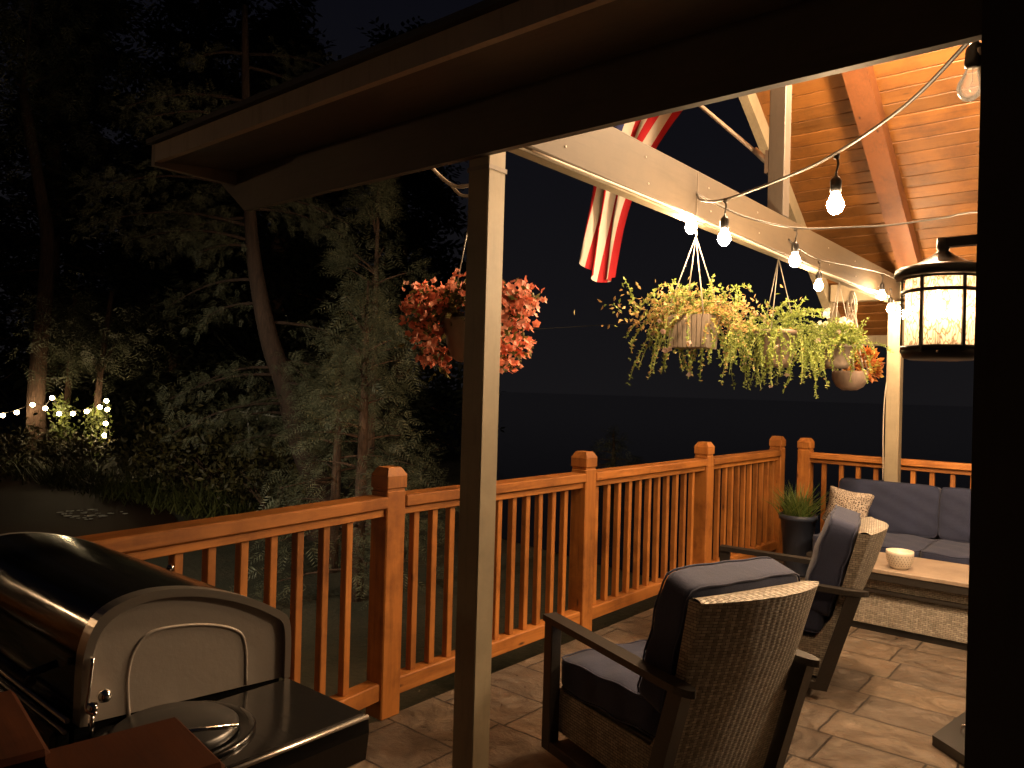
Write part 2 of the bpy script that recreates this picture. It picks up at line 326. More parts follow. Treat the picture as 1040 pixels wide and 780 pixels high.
    def build(s, name, mats, parent=None, loc=None, rz=0, recalc=False):
        me = bpy.data.meshes.new(name); vs = s.v
        me.from_pydata(vs, [], s.f)
        for mm in (mats if isinstance(mats, (list, tuple)) else [mats]): me.materials.append(mm)
        me.polygons.foreach_set('material_index', s.mi); me.polygons.foreach_set('use_smooth', s.sm)
        uv = me.uv_layers.new(name='UVMap').data
        if len(me.polygons) < 20000:
            for p in me.polygons:
                n = p.normal; ax = max(range(3), key=lambda k: abs(n[k]))
                for li in p.loop_indices:
                    c = me.vertices[me.loops[li].vertex_index].co
                    uv[li].uv = (c[1], c[2]) if ax == 0 else (c[0], c[2]) if ax == 1 else (c[1], c[0])
        if recalc:
            import bmesh
            bm = bmesh.new(); bm.from_mesh(me); bmesh.ops.recalc_face_normals(bm, faces=bm.faces); bm.to_mesh(me); bm.free()
        me.update()
        o = bpy.data.objects.new(name, me); COL.objects.link(o)
        if parent: o.parent = parent
        if loc: o.location = loc
        o.rotation_euler.z = rz
        return o
def tag(o, label=None, cat=None, group=None, kind=None):
    for k, v in (('label', label), ('category', cat), ('group', group), ('kind', kind)):
        if v: o[k] = v
    return o
def empty(name, loc=(0, 0, 0), rz=0, **kw):
    o = bpy.data.objects.new(name, None); COL.objects.link(o); o.location = loc; o.rotation_euler.z = rz; o.empty_display_size = .1
    return tag(o, **kw)
def copy_tree(o, parent=None):
    c = o.copy(); COL.objects.link(c); c.parent = parent
    for ch in list(o.children): copy_tree(ch, c)
    return c
def bez(p, n=24):   # smooth path through points (Catmull-Rom)
    p = [Vector(q) for q in p]; P = [p[0]*2-p[1]]+p+[p[-1]*2-p[-2]]; out = []
    k = max(2, n//(len(p)-1))
    for i in range(1, len(P)-2):
        for j in range(k):
            t = j/k; a, b, c, d = P[i-1:i+3]
            out.append(.5*((2*b)+(c-a)*t+(2*a-5*b+4*c-d)*t*t+(3*b-a-3*c+d)*t**3))
    out.append(p[-1]); return out

# ------------------------------------------------------------------ setting: ground, pond, deck floor
g = MB().grid(lambda u, v: (-500+1000*u, -500+1000*v, -1.02), 4, 4).build('ground', soil); tag(g, kind='structure')
import math as _m
pn = [(-19+5.8*cos(a)*(1+.12*sin(3*a)), 5.2+3.2*sin(a)*(1+.15*cos(2*a+1)), -.99) for a in [2*pi*k/48 for k in range(48)]]
pd = MB().add(pn, [tuple(range(48))]).build('pond', water); tag(pd, kind='structure')
lk = MB().add([(-9.7, 10.3, -1.0), (-5, 9.5, -1.0), (60, 9.5, -1.0), (480, 60, -1.0), (480, 490, -1.0), (-470, 490, -1.0), (-93, 100, -1.0)], [(0, 1, 2, 3, 4, 5, 6)]).build('lake', mirrorm); tag(lk, kind='structure')  # glossy sheet added so the far ground mirrors the sky tone
fl = MB().box(-2.80, 3.2, -2.2, 7.44, -.14, 0).build('deck_floor', stone); tag(fl, kind='structure')

# deck substructure skirt
tag(MB().box(-2.72, 3.1, -2.1, 7.36, -1.03, -.16).build('deck_base', dkside), kind='structure')

# ------------------------------------------------------------------ railings and posts
def post(x, y, label, g='cedar posts of the deck railing'):
    t = empty('railing_post', (x, y, 0), label=label, cat='post', group=g)
    s = .06
    MB().box(-s, s, -s, s, 0, 1.092, bev=.006).build('shaft', ced['z'], t)
    c = MB(); c.box(-s+.006, s-.006, -s+.006, s-.006, 1.092, 1.105)
    c.box(-s-.003, s+.003, -s-.003, s+.003, 1.105, 1.168, bev=.004)
    a = s+.003; b = s-.02
    c.add([(-a, -a, 1.166), (a, -a, 1.166), (a, a, 1.166), (-a, a, 1.166), (-b, -b, 1.205), (b, -b, 1.205), (b, b, 1.205), (-b, b, 1.205)], [(0, 1, 5, 4), (1, 2, 6, 5), (2, 3, 7, 6), (3, 0, 4, 7), (4, 5, 6, 7)])
    c.build('post_cap', ced['z'], t)
    return t
RX = -2.835
PY = [2.48, 4.157, 5.926, 7.563]
for y, l in zip(PY, ('cedar railing post just left of the beige roof post, nearest of the row', 'second cedar railing post, right of the beige roof post and behind the near armchair', 'third cedar railing post, beyond the cushion of the near armchair', 'far corner cedar post ending the long railing, left of the potted grass plant')):
    post(RX, y, l)
post(-2.60, .14, 'cedar railing post at the near end of the railing beyond the grill')
post(-2.555, 7.563, 'cedar corner post at the start of the back railing, behind the potted grass plant')
def railing(a, b, ts, label, ends=(0, 0)):
    a = Vector((*a, 0)); b = Vector((*b, 0)); L = (b-a).length; ang = math.atan2((b-a).y, (b-a).x)
    t = empty('deck_railing', a, ang, label=label, cat='railing', group='cedar railing sections round the deck')
    MB().box(0, L, -.065, .060, 1.012, 1.068, bev=.006).build('top_rail', ced['x'], t)
    MB().box(0, L, -.040, .036, .972, 1.008, bev=.003).build('sub_rail', ced['x'], t)
    MB().box(0, L, -.045, .040, .091, .174, bev=.005).build('bottom_rail', ced['x'], t)
    for s in ts:
        o = MB().box(-.019, .019, -.019, .019, .174, .972, bev=.003).build('baluster', ced['z'], t); o.location = (s, 0, 0)
        o.rotation_euler = (random.uniform(-.003, .003), random.uniform(-.004, .004), random.uniform(-.05, .05))
    return t
def sec(y0, y1, first, step, n, label): return railing((RX, y0), (RX, y1), [first-y0+step*i for i in range(n)], label)
sec(PY[0]+.06, PY[1]-.06, 2.658, .1285, 11, 'slatted cedar railing section partly hidden behind the beige roof post')
sec(PY[1]+.06, PY[2]-.06, 4.30, .1405, 11, 'slatted cedar railing section behind the near armchair')
sec(PY[2]+.06, PY[3]-.06, 6.06, .1375, 11, 'slatted cedar railing section ending at the far corner by the potted plant')
v0 = Vector((RX+.0, 2.42)); v1 = Vector((-2.585, .2)); dn = (v1-v0).normalized()
railing(v1, v0, [(v1-v0).length-(.20+.1445*k) for k in range(13)], 'nearest slatted cedar railing section, behind the gas grill')
railing((-2.495, 7.563), (3.1, 7.563), [.12+.155*i for i in range(35)], 'back cedar railing section behind the navy sofa')

# ------------------------------------------------------------------ roof structure
def beamobj(name, mb, m, label, cat): return tag(mb.build(name, m), label, cat)
# near corner post (two lapped boards) and far post
pt = empty('roof_post', (-1.745, 1.925, 0), label='beige painted roof post in the foreground, in front of the cedar railing', cat='post', group='beige posts holding up the porch roof')
MB().box(-.047, .047, -.044, .044, 0, 2.46, bev=.004).build('shaft', beige, pt)
MB().box(-.050, .050, -.045, .047, 2.335, 2.35).build('metal_strap', taupe, pt)
pt = empty('roof_post', (-1.70, 7.25, 0), label='beige painted roof post at the far end, behind the navy sofa', cat='post', group='beige posts holding up the porch roof')
MB().box(-.055, .055, -.055, .055, 0, 2.455, bev=.004).build('shaft', beige, pt)
wr = MB().tube([(-24.9, 16.3, 3.9), (-15.4, 19.7, 3.6), (-9.3, 24.2, 4.25)], .012, 5).build('utility_wire', cordw); tag(wr, 'thin pale overhead wire far behind the hanging baskets', 'wire')
# gable tie beam
b = MB(); b.box(-1.80, -1.70, 1.885, 7.36, 2.462, 2.69, bev=.006)
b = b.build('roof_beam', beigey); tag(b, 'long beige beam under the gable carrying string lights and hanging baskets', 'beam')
l = MB(); l.box(-1.775, -1.725, 2.0, 7.33, 2.452, 2.462); l.box(-1.812, -1.80, 2.0, 7.33, 2.47, 2.50); l.build('beam_strip', beige, b)
l = MB(); l.box(-1.6995, -1.698, 3.40, 3.404, 2.465, 2.688); l.build('board_joint', taupe, b)
sc_ = MB()
for yy in [2.3+.62*k_ for k_ in range(8)]:
    for zz in (2.52, 2.63): sc_.tube([(-1.6995, yy+.02*sin(zz*90), zz), (-1.697, yy+.02*sin(zz*90), zz)], .0045, 8)
sc_.build('screw_heads', castal, b)
# king post
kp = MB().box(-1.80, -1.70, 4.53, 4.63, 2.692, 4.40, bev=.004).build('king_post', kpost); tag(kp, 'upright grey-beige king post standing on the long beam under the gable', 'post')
# header beam across the near side
hd = MB(); hd.prism([(-3.153, 2.375), (-3.386, 2.545), (-3.386, 2.74), (-.27, 2.74), (-.27, 2.375)], 1.85, 1.878, 'y')
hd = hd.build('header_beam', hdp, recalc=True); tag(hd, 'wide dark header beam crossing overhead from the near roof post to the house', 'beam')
# near eave: fascia + soffit + shingles (one roof thing)
M_ = .68
def zc(y): return 2.75+M_*(7.3-y) if y > 4.58 else 2.75+M_*(y-1.86)
near = empty('porch_roof', (0, 0, 0), label='low porch roof eave at the top left with a pale fascia board and dark soffit', cat='roof')
fc = MB().box(-3.225, 1.2, 1.475, 1.50, 2.515, 2.588).build('fascia_board', fasc, near)
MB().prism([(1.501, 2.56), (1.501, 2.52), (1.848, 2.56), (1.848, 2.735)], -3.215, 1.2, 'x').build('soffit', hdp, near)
MB().prism([(1.452, 2.590), (1.452, 2.61), (4.58, 4.75), (4.58, 4.635), (1.85, 2.745), (1.55, 2.590)], -3.26, 1.4, 'x').build('shingles', dkside, near, recalc=True)
MB().box(-3.255, -3.225, 1.475, 1.85, 2.50, 2.60).build('end_board', taupe, near)
# gable roof: plank ceiling on the far slope (and near slope), rafters, fly rafter
gr = empty('gable_roof', (0, 0, 0), label='gable roof with orange pine plank ceiling beyond the header beam', cat='roof')
XL, XR = -2.40, 3.0
cl = MB(); y = 8.06; pw = .115
nrm = Vector((0, M_, 1)).normalized(); slope = Vector((0, -1, M_)).normalized()
k = 0
while True:
    p0 = Vector((0, 8.06, 2.75+M_*(7.3-8.06)))+slope*(k*pw); p1 = p0+slope*(pw-.005)
    if p1.y < 4.58: break
    xs = [XL]; 
    while xs[-1] < XR: xs.append(xs[-1]+random.uniform(1.4, 3.2))
    xs[-1] = XR
    for xa, xb in zip(xs, xs[1:]):
        if xb-xa < .05: continue
        j = nrm*random.uniform(-.0015, .0015); e = slope*.004+nrm*.004
        a0, a1, a2, a3 = p0+j, p0+j+slope*.004-nrm*.004, p1+j-slope*.004-nrm*.004, p1+j
        c = [Vector((0, 0, 0))]; vs = []
        for X in (xa, xb-.002):
            for q in (a0, a1, a2, a3, a3+nrm*.02, a0+nrm*.02): vs.append((X, q.y, q.z))
        cl.add(vs, [(0, 1, 7, 6), (1, 2, 8, 7), (2, 3, 9, 8), (3, 4, 10, 9), (4, 5, 11, 10), (5, 0, 6, 11), (5, 4, 3, 2, 1, 0), (6, 7, 8, 9, 10, 11)])
    k += 1
cl.build('plank_ceiling', pine, gr, recalc=True)
MB().prism([(8.1, 2.26), (8.1, 2.30), (4.58, 4.70), (4.58, 4.65)], XL, XR, 'x').build('roof_deck', dkside, gr)
# near slope ceiling
MB().prism([(1.99, 2.86), (1.99, 2.84), (4.58, 4.60), (4.58, 4.62)], -2.35, XR, 'x').build('near_plank_ceiling', pine, gr)
def rafter(x0, x1, d, m_, name, y0=7.95):
    lo = Vector((0, y0, 2.75+M_*(7.3-y0))); hi = Vector((0, 4.60, 2.75+M_*2.70)); n = nrm*d
    poly = [(lo.y, lo.z), (hi.y, hi.z), ((hi-n).y, (hi-n).z), ((lo-n).y, (lo-n).z)]
    return MB().prism([(p, q-.006) for p, q in poly], x0, x1, 'x').build(name, m_, gr, recalc=True)
rafter(-1.66, -1.50, .13, rafw, 'rafter')
rafter(1.0, 1.16, .13, rafw, 'rafter')
rafter(-2.40, -2.33, .14, beige, 'fly_rafter')
# far eave: beam over posts running in X and fascia
MB().box(-2.40, 3.0, 8.06, 8.10, 2.13, 2.27).build('fascia_board', beige, gr)
eb = MB().box(-2.30, 3.0, 7.37, 7.48, 2.50, 2.66, bev=.004).build('eave_beam', beige); tag(eb, 'pale beam across the far eave behind the hanging baskets', 'beam')

# house: dark corner block and walls
hs = empty('house_wall', (0, 0, 0), label='dark unlit corner of the house filling the right edge', cat='wall')
MB().box(-.268, 1.6, 1.76, 1.99, 0, 4.2).build('corner_board', dkside, hs)
MB().box(-.30, .3, 1.992, 2.75, 0, 3.2).build('wall_panel', dkside, hs)
sd = MB()
for i in range(40): sd.add([(-.2785, 1.998, i*.1), (-.2785, 1.998, i*.1)], [])
bw = MB().box(1.9, 2.1, 2.75, 7.4, 0, 3.2).build('house_side_wall', dkside); tag(bw, 'dark house side wall at the far right of the deck', 'wall')
rw = MB().box(-8.6, 1.6, -2.05, -1.85, -1.02, 3.4).build('rear_house_wall', taupe); tag(rw, 'taupe house wall behind the viewpoint', 'wall')

# ------------------------------------------------------------------ lanterns
def lantern(loc, rz, label, group=None, bm_=None):
    t = empty('wall_lantern', loc, rz, label=label, cat='lantern', group=group)
    # local: origin at lantern axis, z 0 = glass bottom; arm towards +x (wall at x=.17)
    MB().lathe([(0, .315), (.016, .312), (.018, .285), (.014, .275), (.03, .262), (.05, .25), (.072, .238), (.108, .228), (.121, .222), (.124, .205), (.118, .198), (.096, .198), (0, .2)], n=40).build('roof_cap', blackm, t)
    MB().lathe([(0, -.034), (.08, -.034), (.096, -.028), (.101, -.015), (.101, 0), (.0, .0)], n=40).build('base_pan', blackm, t)
    cg = MB()
    for z in (.0, .158, .197): cg.lathe([(.0985, z-.005), (.1035, z-.005), (.1035, z+.005), (.0985, z+.005), (.0985, z-.005)], n=40)
    for k_ in range(6):
        a = 2*pi*k_/6+radians(12); cg.bar((.101*cos(a), .101*sin(a), -.015), (.101*cos(a), .101*sin(a), .21), .009, .006, upv=(cos(a), sin(a), 0))
    cg.build('cage', blackm, t)
    MB().lathe([(.093, .002), (.093, .196)], n=48).build('glass', crackm, t)
    bb = MB()
    for a in (0.4, 2.5, 4.6):
        bb.lathe([(0, .045), (.009, .055), (.013, .075), (.010, .10), (.003, .125), (0, .13)], c=(.032*cos(a), .032*sin(a), .035), n=10)
    bb.build('candle_bulbs', bm_ or lbulb, t)
    ss = MB()
    for a in (0.4, 2.5, 4.6): ss.lathe([(.009, .0), (.009, .075)], c=(.032*cos(a), .032*sin(a), 0), n=8)
    ss.build('sockets', ropem, t)
    ar = MB(); ar.bar((-.012, 0, .298), (.155, 0, .298), .028, .026); ar.build('arm', blackm, t)
    ar = MB(); ar.box(.150, .168, -.06, .06, .12, .40, bev=.004); ar.build('backplate', blackm, t)
    MB().lathe([(0, 0), (.004, .001), (.004, .006), (0, .007)], c=(0, 0, 0), n=8).build('screw', chrome, t, loc=(.01, -.1, -.018))
    return t
lan = lantern((-.452, 2.43, 1.750), 0, 'black wall lantern with crackled glass glowing at the right edge')
l2 = lantern((-7.0, -1.68, 2.1), -pi/2, 'black wall lantern added on the house wall behind the viewpoint for extra light', None, emis('fill_lantern_bulb', (1, .66, .37), 1900))  # added lantern, out of view, lights the eave, grill and trees
pn_ = empty('fill_pendant', (.55, 4.55, 2.35), label='round glowing pendant lamp added out of view to brighten the deck', cat='pendant lamp')  # lamp added outside the view to even out the deck light
MB().lathe([(0, -.13), (.05, -.12), (.10, -.08), (.13, 0), (.10, .08), (.05, .12)], n=32).build('globe', emis('fill_pendant_globe', (1, .68, .40), FILL_PEND), pn_)
MB().tube([(0, 0, .12), (0, 0, 2.15)], .006, 6).lathe([(0, .16), (.05, .15), (.055, .115), (0, .11)], n=20).build('stem', blackm, pn_)
pn_ = empty('fill_ridge_lamp', (-.95, 4.45, 3.85), label='glowing globe lamp added under the gable ridge to brighten the deck, hidden above the header beam', cat='ceiling lamp')  # second added lamp, out of sight, lights rails and chair tops
MB().lathe([(0, -.13), (.05, -.12), (.10, -.08), (.13, 0), (.10, .08), (.05, .12)], n=32).build('globe', emis('fill_ridge_globe', (1, .66, .37), FILL_RIDGE), pn_)
MB().tube([(0, 0, .12), (0, 0, .75)], .006, 6).lathe([(0, .16), (.05, .15), (.055, .115), (0, .11)], n=20).build('stem', blackm, pn_)
fd = empty('floodlight', (-7.6, -1.78, 3.0), label='small floodlight on the rear house wall added to brighten the garden trees', cat='floodlight')  # added garden light, never in view, brightens the dim trees
MB().box(-.05, .05, -.07, .0, -.05, .05, bev=.01).lathe([(.03, -.02), (.06, -.10)], c=(0, .04, .05), n=20).build('housing', blackm, fd)
ld = bpy.data.lights.new('fill_garden_flood', 'SPOT'); ld.energy = FILL_FLOOD; ld.color = (1, .84, .60); ld.spot_size = radians(66); ld.spot_blend = .7; ld.shadow_soft_size = .06
lo = bpy.data.objects.new('fill_garden_flood', ld); COL.objects.link(lo); lo.location = (-7.6, -1.66, 2.95)
lo.rotation_euler = (Vector((-10.6, 7.8, -.9))-lo.location).to_track_quat('-Z', 'Y').to_euler()

# ------------------------------------------------------------------ string lights
def bulb(parent, x, y, z, lit=True, drop=.0, tilt=(0, 0)):
    """z = centre of the glass"""
    o = bpy.data.objects.new('bulb', None); 
    prof = [(0, -.034), (.012, -.032), (.022, -.022), (.0275, -.006), (.026, .008), (.018, .024), (.014, .036), (.0135, .042)]
    g_ = MB().lathe(prof, n=20).build('bulb', bulbm if lit else clearg, parent, loc=(x, y, z)); g_.rotation_euler = (*tilt, 0)
    s = MB().lathe([(.0, .040), (.017, .040), (.019, .050), (.019, .082), (.012, .092), (.005, .098), (.003, .112), (0, .112)], n=14).build('socket', blackm, g_)
    if drop > 0:
        MB().tube(bez([(0, 0, .11), (.006, 0, .11+drop*.5), (0, 0, .11+drop)], 8), .0042, 6).lathe([(0, -.012), (.010, -.008), (.011, .008), (0, .012)], c=(0, 0, .11+drop), n=8).build('drop_cord', cordm, g_)
    if not lit:
        MB().tube([(0, 0, .04), (.004, 0, .01), (-.004, 0, -.005), (.004, 0, -.012)], .0008, 4).build('filament', chrome, g_)
    return g_
sA = empty('string_light', (-.84, 2.68, 2.43), label='string light cord sagging from house corner to beam, with one unlit bulb', cat='string lights', group='string lights under the porch roof')
def rel(o, pts): return [Vector(p)-o.location for p in pts]
MB().tube(bez(rel(sA, [(-.31, 2.02, 2.46), (-.54, 2.36, 2.44), (-.84, 2.68, 2.43), (-1.1, 2.93, 2.45), (-1.44, 3.15, 2.46), (-1.62, 3.29, 2.51), (-1.70, 3.40, 2.575)]), 60), .006, 6).build('cord', cordm, sA)
q = sA.location
bulb(sA, -.83-q.x, 2.69-q.y, 2.262-q.z, True, .055); bulb(sA, -1.44-q.x, 3.15-q.y, 2.29-q.z, True, .055); bulb(sA, -1.72-q.x, 3.385-q.y, 2.415-q.z, True, .045)
bulb(sA, -.325-q.x, 2.00-q.y, 2.325-q.z, False, .0, (0.1, .12))
sB = empty('string_light', (-1.39, 3.91, 2.47), label='string light cord curving from the beam back towards the house behind the lantern', cat='string lights', group='string lights under the porch roof')
MB().tube(bez(rel(sB, [(-1.70, 3.40, 2.575), (-1.64, 3.47, 2.535), (-1.54, 3.65, 2.485), (-1.39, 3.91, 2.465), (-1.23, 4.18, 2.5), (-1.08, 4.43, 2.54), (-.87, 4.67, 2.60), (-.73, 4.85, 2.65), (-.2, 5.3, 2.7), (1.9, 6.4, 2.8)]), 80), .0055, 6).build('cord', cordm, sB)
q = sB.location
bulb(sB, -1.4-q.x, 3.91-q.y, 2.30-q.z, True, .05); bulb(sB, -.62-q.x, 4.95-q.y, 2.44-q.z, True, .06); bulb(sB, .15-q.x, 5.5-q.y, 2.5-q.z, True, .06); bulb(sB, 1.0-q.x, 5.9-q.y, 2.55-q.z, True, .06)  # last three bulbs sit out of view, put in for extra light
sC = empty('string_light', (-1.66, 5.1, 2.55), label='string light cord running along the beam to the far post', cat='string lights', group='string lights under the porch roof')
MB().tube(bez(rel(sC, [(-1.695, 4.62, 2.56), (-1.69, 4.8, 2.53), (-1.67, 5.11, 2.51), (-1.675, 5.75, 2.56), (-1.63, 6.45, 2.60), (-1.62, 6.95, 2.60), (-1.69, 7.19, 2.62)]), 60), .005, 6).build('cord', cordm, sC)
q = sC.location
bulb(sC, -1.67-q.x, 5.11-q.y, 2.335-q.z, True, .045); bulb(sC, -1.62-q.x, 6.45-q.y, 2.42-q.z, True, .05); bulb(sC, -1.66-q.x, 6.88-q.y, 2.36-q.z, True, .05); bulb(sC, -1.59-q.x, 6.95-q.y, 2.31-q.z, True, .05)
cb = MB().tube(bez([(-1.69, 2.1, 2.447), (-1.688, 3.3, 2.452), (-1.69, 4.8, 2.44), (-1.688, 6.0, 2.45), (-1.69, 7.18, 2.40), (-1.762, 7.185, 1.6), (-1.76, 7.185, .9)], 60), .005, 6).build('power_cable', cordw)
tag(cb, 'pale cable stapled under the long beam and down the far post', 'cable')
cb = MB().tube(bez([(-2.12, 1.99, 2.46), (-2.10, 2.05, 2.41), (-2.02, 2.05, 2.36), (-1.84, 1.97, 2.32)], 30), .007, 8).tube(bez([(-2.06, 2.06, 2.38), (-1.98, 2.04, 2.32), (-1.86, 1.98, 2.285)], 16), .006, 8).build('power_cable', cordw)
tag(cb, 'loop of pale cable hanging beside the top of the near post', 'cable')
cb = MB().tube(bez([(-.306, 1.975, 2.40), (-.3065, 2.06, 2.26), (-.3075, 2.08, 2.12), (-.309, 2.15, 1.99), (-.309, 2.3, 1.98)], 30), .004, 6).build('power_cable', cordw)
tag(cb, 'thin pale wire running down the dark wall edge above the lantern', 'cable')

# ------------------------------------------------------------------ flag
fp = empty('wall_flag', (-1.80, 4.58, 3.04), label='American flag hanging limp from a pole bracketed to the king post', cat='flag')
po = fp.location
MB().tube([(-.02, 0, .0), (-1.35, 0, 1.30)], .013, 10).tube([(-1.35, 0, 1.30), (-1.38, 0, 1.33)], .022, 10).build('flag_pole', fasc, fp)
MB().box(-.03, .0, -.03, .03, -.07, .07).tube([(0, 0, -.02), (-.11, 0, .095)], .020, 10).build('bracket', castal, fp)
def fpt(u, v):
    # u along hoist from lower pole point to pole tip, v along the fly (0 hoist .. 1 end)
    H0 = Vector((-.53, 0, .52)); H1 = Vector((-1.30, 0, 1.25)); h = H0.lerp(H1, u)
    e0 = Vector((-1.27, .02, -.60)); 
    L = 1.45
    # fly falls: first diagonal down-left then vertical, gathered together
    T = Vector((-1.38+.23*(1-u), .05*sin(6*u+.6), -.44-.22*min(1, (1-u)*1.6)+.10*max(0, .45-u)))
    mid = Vector((-1.10-.16*u, .04*sin(6*u+1), .12+.05*u))
    a = h.lerp(mid, v); b_ = mid.lerp(T, v); p = a.lerp(b_, v)
    wv = min(1, v*1.8)
    p += Vector((.022*sin(19*u+3*v)*wv, .035*wv*sin(19*u+2.5*v)+.02*sin(8*v+4*u), .01*sin(6*v)))
    return p
def fmi(i, j):
    s = i//2
    if i >= 12 and j < 14: return 2
    return 0 if s % 2 == 0 else 1
ff = MB().grid(fpt, 26, 36, mifn=fmi).build('flag_cloth', [flagr, flagw, flagb], fp)
st = MB()
for r_ in range(9):
    for c_ in range(6 if r_ % 2 == 0 else 5):
        u = (12+1.4*(r_+.5+.3))/26; v = ((c_+.6 if r_ % 2 == 0 else c_+1.1)*2.25)/36
        if u > .99: continue
        p = Vector(fpt(u, v)); du = (Vector(fpt(u+.01, v))-p).normalized(); dv = (Vector(fpt(u, v+.01))-p).normalized(); n = du.cross(dv).normalized()
        for sg in (1, -1):
            vs = [p+n*.003*sg+(du*cos(a)+dv*sin(a))*(.020 if k_ % 2 == 0 else .008) for k_, a in enumerate([pi*q/5 for q in range(10)])]
            st.add(vs, [tuple(range(10))])
st.build('canton_stars', flagw, ff)

# ------------------------------------------------------------------ foliage helpers
def leaf(mb, p, d, L, W, n=None, mi=0, fold=.25):
    d = Vector(d).normalized(); s = d.cross(n if n else Vector((random.gauss(0, 1), random.gauss(0, 1), random.gauss(0, 1)))); 
    if s.length < 1e-4: s = d.orthogonal()
    s.normalize(); m_ = s.cross(d)
    mb.add([p, p+d*L*.45+s*W*.5+m_*W*fold, p+d*L, p+d*L*.45-s*W*.5+m_*W*fold], [(0, 1, 2), (0, 2, 3)], mi)
def flower(mb, p, d, r, n=5, mi=0, cup=.35):
    d = Vector(d).normalized(); a = d.orthogonal().normalized(); b_ = d.cross(a); off = random.random()*6
    vs = [tuple(p)]; fs = []
    for k_ in range(n*2):
        t_ = off+pi*k_/n; rr = r*(1.0 if k_ % 2 == 0 else .72); vs.append(p+(a*cos(t_)+b_*sin(t_))*rr+d*r*cup*(1 if k_ % 2 == 0 else .6))
    for k_ in range(n*2): fs.append((0, 1+k_, 1+(k_+1) % (n*2)))
    mb.add(vs, fs, mi)
def rv(s=1.0): return Vector((random.gauss(0, s), random.gauss(0, s), random.gauss(0, s)))
def trailing(mb, origin, n, spread, droop, leafL, stemL, mi_leaf, upfrac=.15, bias=(0, 0), rim=.1, dens=1.0, tips=None, upL=1.0):
    for i in range(n):
        a = random.random()*2*pi; uprt = random.random() < upfrac
        out = Vector((cos(a)+bias[0], sin(a)+bias[1], 0)).normalized()
        p = Vector(origin)+Vector((cos(a), sin(a), 0))*rim*random.uniform(.3, 1.05); L = stemL*random.uniform(.55, 1.15)
        v = out*spread*random.uniform(.35, 1.1)+Vector((0, 0, random.uniform(.0, .9)))
        if uprt: v = Vector((random.gauss(0, .25), random.gauss(0, .25), 1.0)); L *= .85*upL
        v.normalize(); steps = int(L/.016); prev = p.copy(); path = [p.copy()]; wob = rv(.06)
        for k_ in range(steps):
            v += Vector((0, 0, -droop*.016*(0.25 if uprt else 1)*(1+k_/steps*1.5)))+wob*1.1+rv(.10)+Vector((0, 0, .16*sin(k_*.33+i)))*.5; v.normalize(); p = p+v*.016; path.append(p.copy())
            if random.random() < dens:
                for q in range(3):
                    d_ = (v*.3+rv(.6)+Vector((0, 0, .3))); mm = mi_leaf(p) if callable(mi_leaf) else mi_leaf
                    leaf(mb, p, d_, leafL*random.uniform(.6, 1.1), leafL*.52, mi=mm)
        if tips is not None and random.random() < tips[1]: tips[0].append((path[-1], v.copy()))
        mb.tube(path[::3] if len(path) > 8 else path, .0024, 3, mi=0, cap=False)
def hanger(t, apex, pts, r=.003, upz=0):
    h = MB()
    if upz: h.tube([apex, (apex[0], apex[1], upz)], r, 5)
    for p in pts: h.tube([apex, p], r, 5)
    h.tube(bez([apex, Vector(apex)+Vector((0, .012, .015)), Vector(apex)+Vector((0, .0, .03))], 8), r, 5)
    h.build('hanger', wirem, t)
GB = 'flower baskets hanging from the porch roof'
# 1 coral begonia (behind the near post)
t = empty('hanging_basket', (-2.18, 2.34, 1.71), label='hanging pot of coral orange begonias behind the near beige post', cat='hanging basket', group=GB)
MB().lathe([(0, 0), (.06, .0), (.085, .02), (.105, .07), (.118, .13), (.122, .165), (.128, .165), (.128, .178), (.115, .178), (.11, .15), (0, .15)], n=32).build('pot', potg, t)
hanger(t, (.02, 0, .82), [(.12*cos(a), .12*sin(a), .17) for a in (.4, 2.5, 4.6)], upz=1.37)
fo = MB(); tips = []
def leafy_dome(mb, c, R, n, L, mi=0, flat=.8):
    for i in range(n):
        d_ = rv(1).normalized(); 
        if d_.z < -.65: d_.z = -d_.z
        p = Vector(c)+Vector((d_.x*R[0], d_.y*R[1], d_.z*R[2]))*random.uniform(.55, 1.0)
        leaf(mb, p, d_+rv(.5), L*random.uniform(.6, 1.3), L*.7, mi=mi)
leafy_dome(fo, (0, 0, .22), (.15, .15, .10), 600, .035)
fl_ = MB()
right = Vector((.767, .641, 0)); 
for sx, c0 in ((-1, .10), (1, .10)):
    for i in range(95):
        # tumbling masses either side of the pot
        u_ = random.random(); a = random.uniform(-.9, .9); side = right*sx
        ctr = side*(c0+.06*random.random())+Vector((-.641, .767, 0))*random.gauss(0, .07)
        z_ = .33-.36*u_*(1 if random.random() < .6 else .5); wdt = .036+.02*(1-u_)
        p = ctr+Vector((random.gauss(0, wdt), random.gauss(0, wdt), z_)) + side*.05*sin(pi*u_)
        for q in range(3):
            flower(fl_, p+rv(.016), (side*.6+rv(.7)+Vector((.3, -.5, .2))), random.uniform(.012, .023), 5, cup=random.uniform(.1, .5))
            if random.random() < .6: flower(fl_, p+rv(.016), (side*.6+rv(.7)+Vector((.3, -.5, .2))), random.uniform(.012, .02), 4, cup=.6)
        if random.random() < .8:
            for q in range(3): leaf(fo, p+rv(.02), rv(1), .035, .022)
for i in range(70):
    d_ = rv(1).normalized(); d_.z = abs(d_.z); p = Vector((d_.x*.17, d_.y*.17, .22+d_.z*.11)); flower(fl_, p, d_+rv(.4), random.uniform(.012, .022), 5)
fo.build('foliage', begg, t); tag(fl_.build('blossoms', coral, t), kind='stuff')

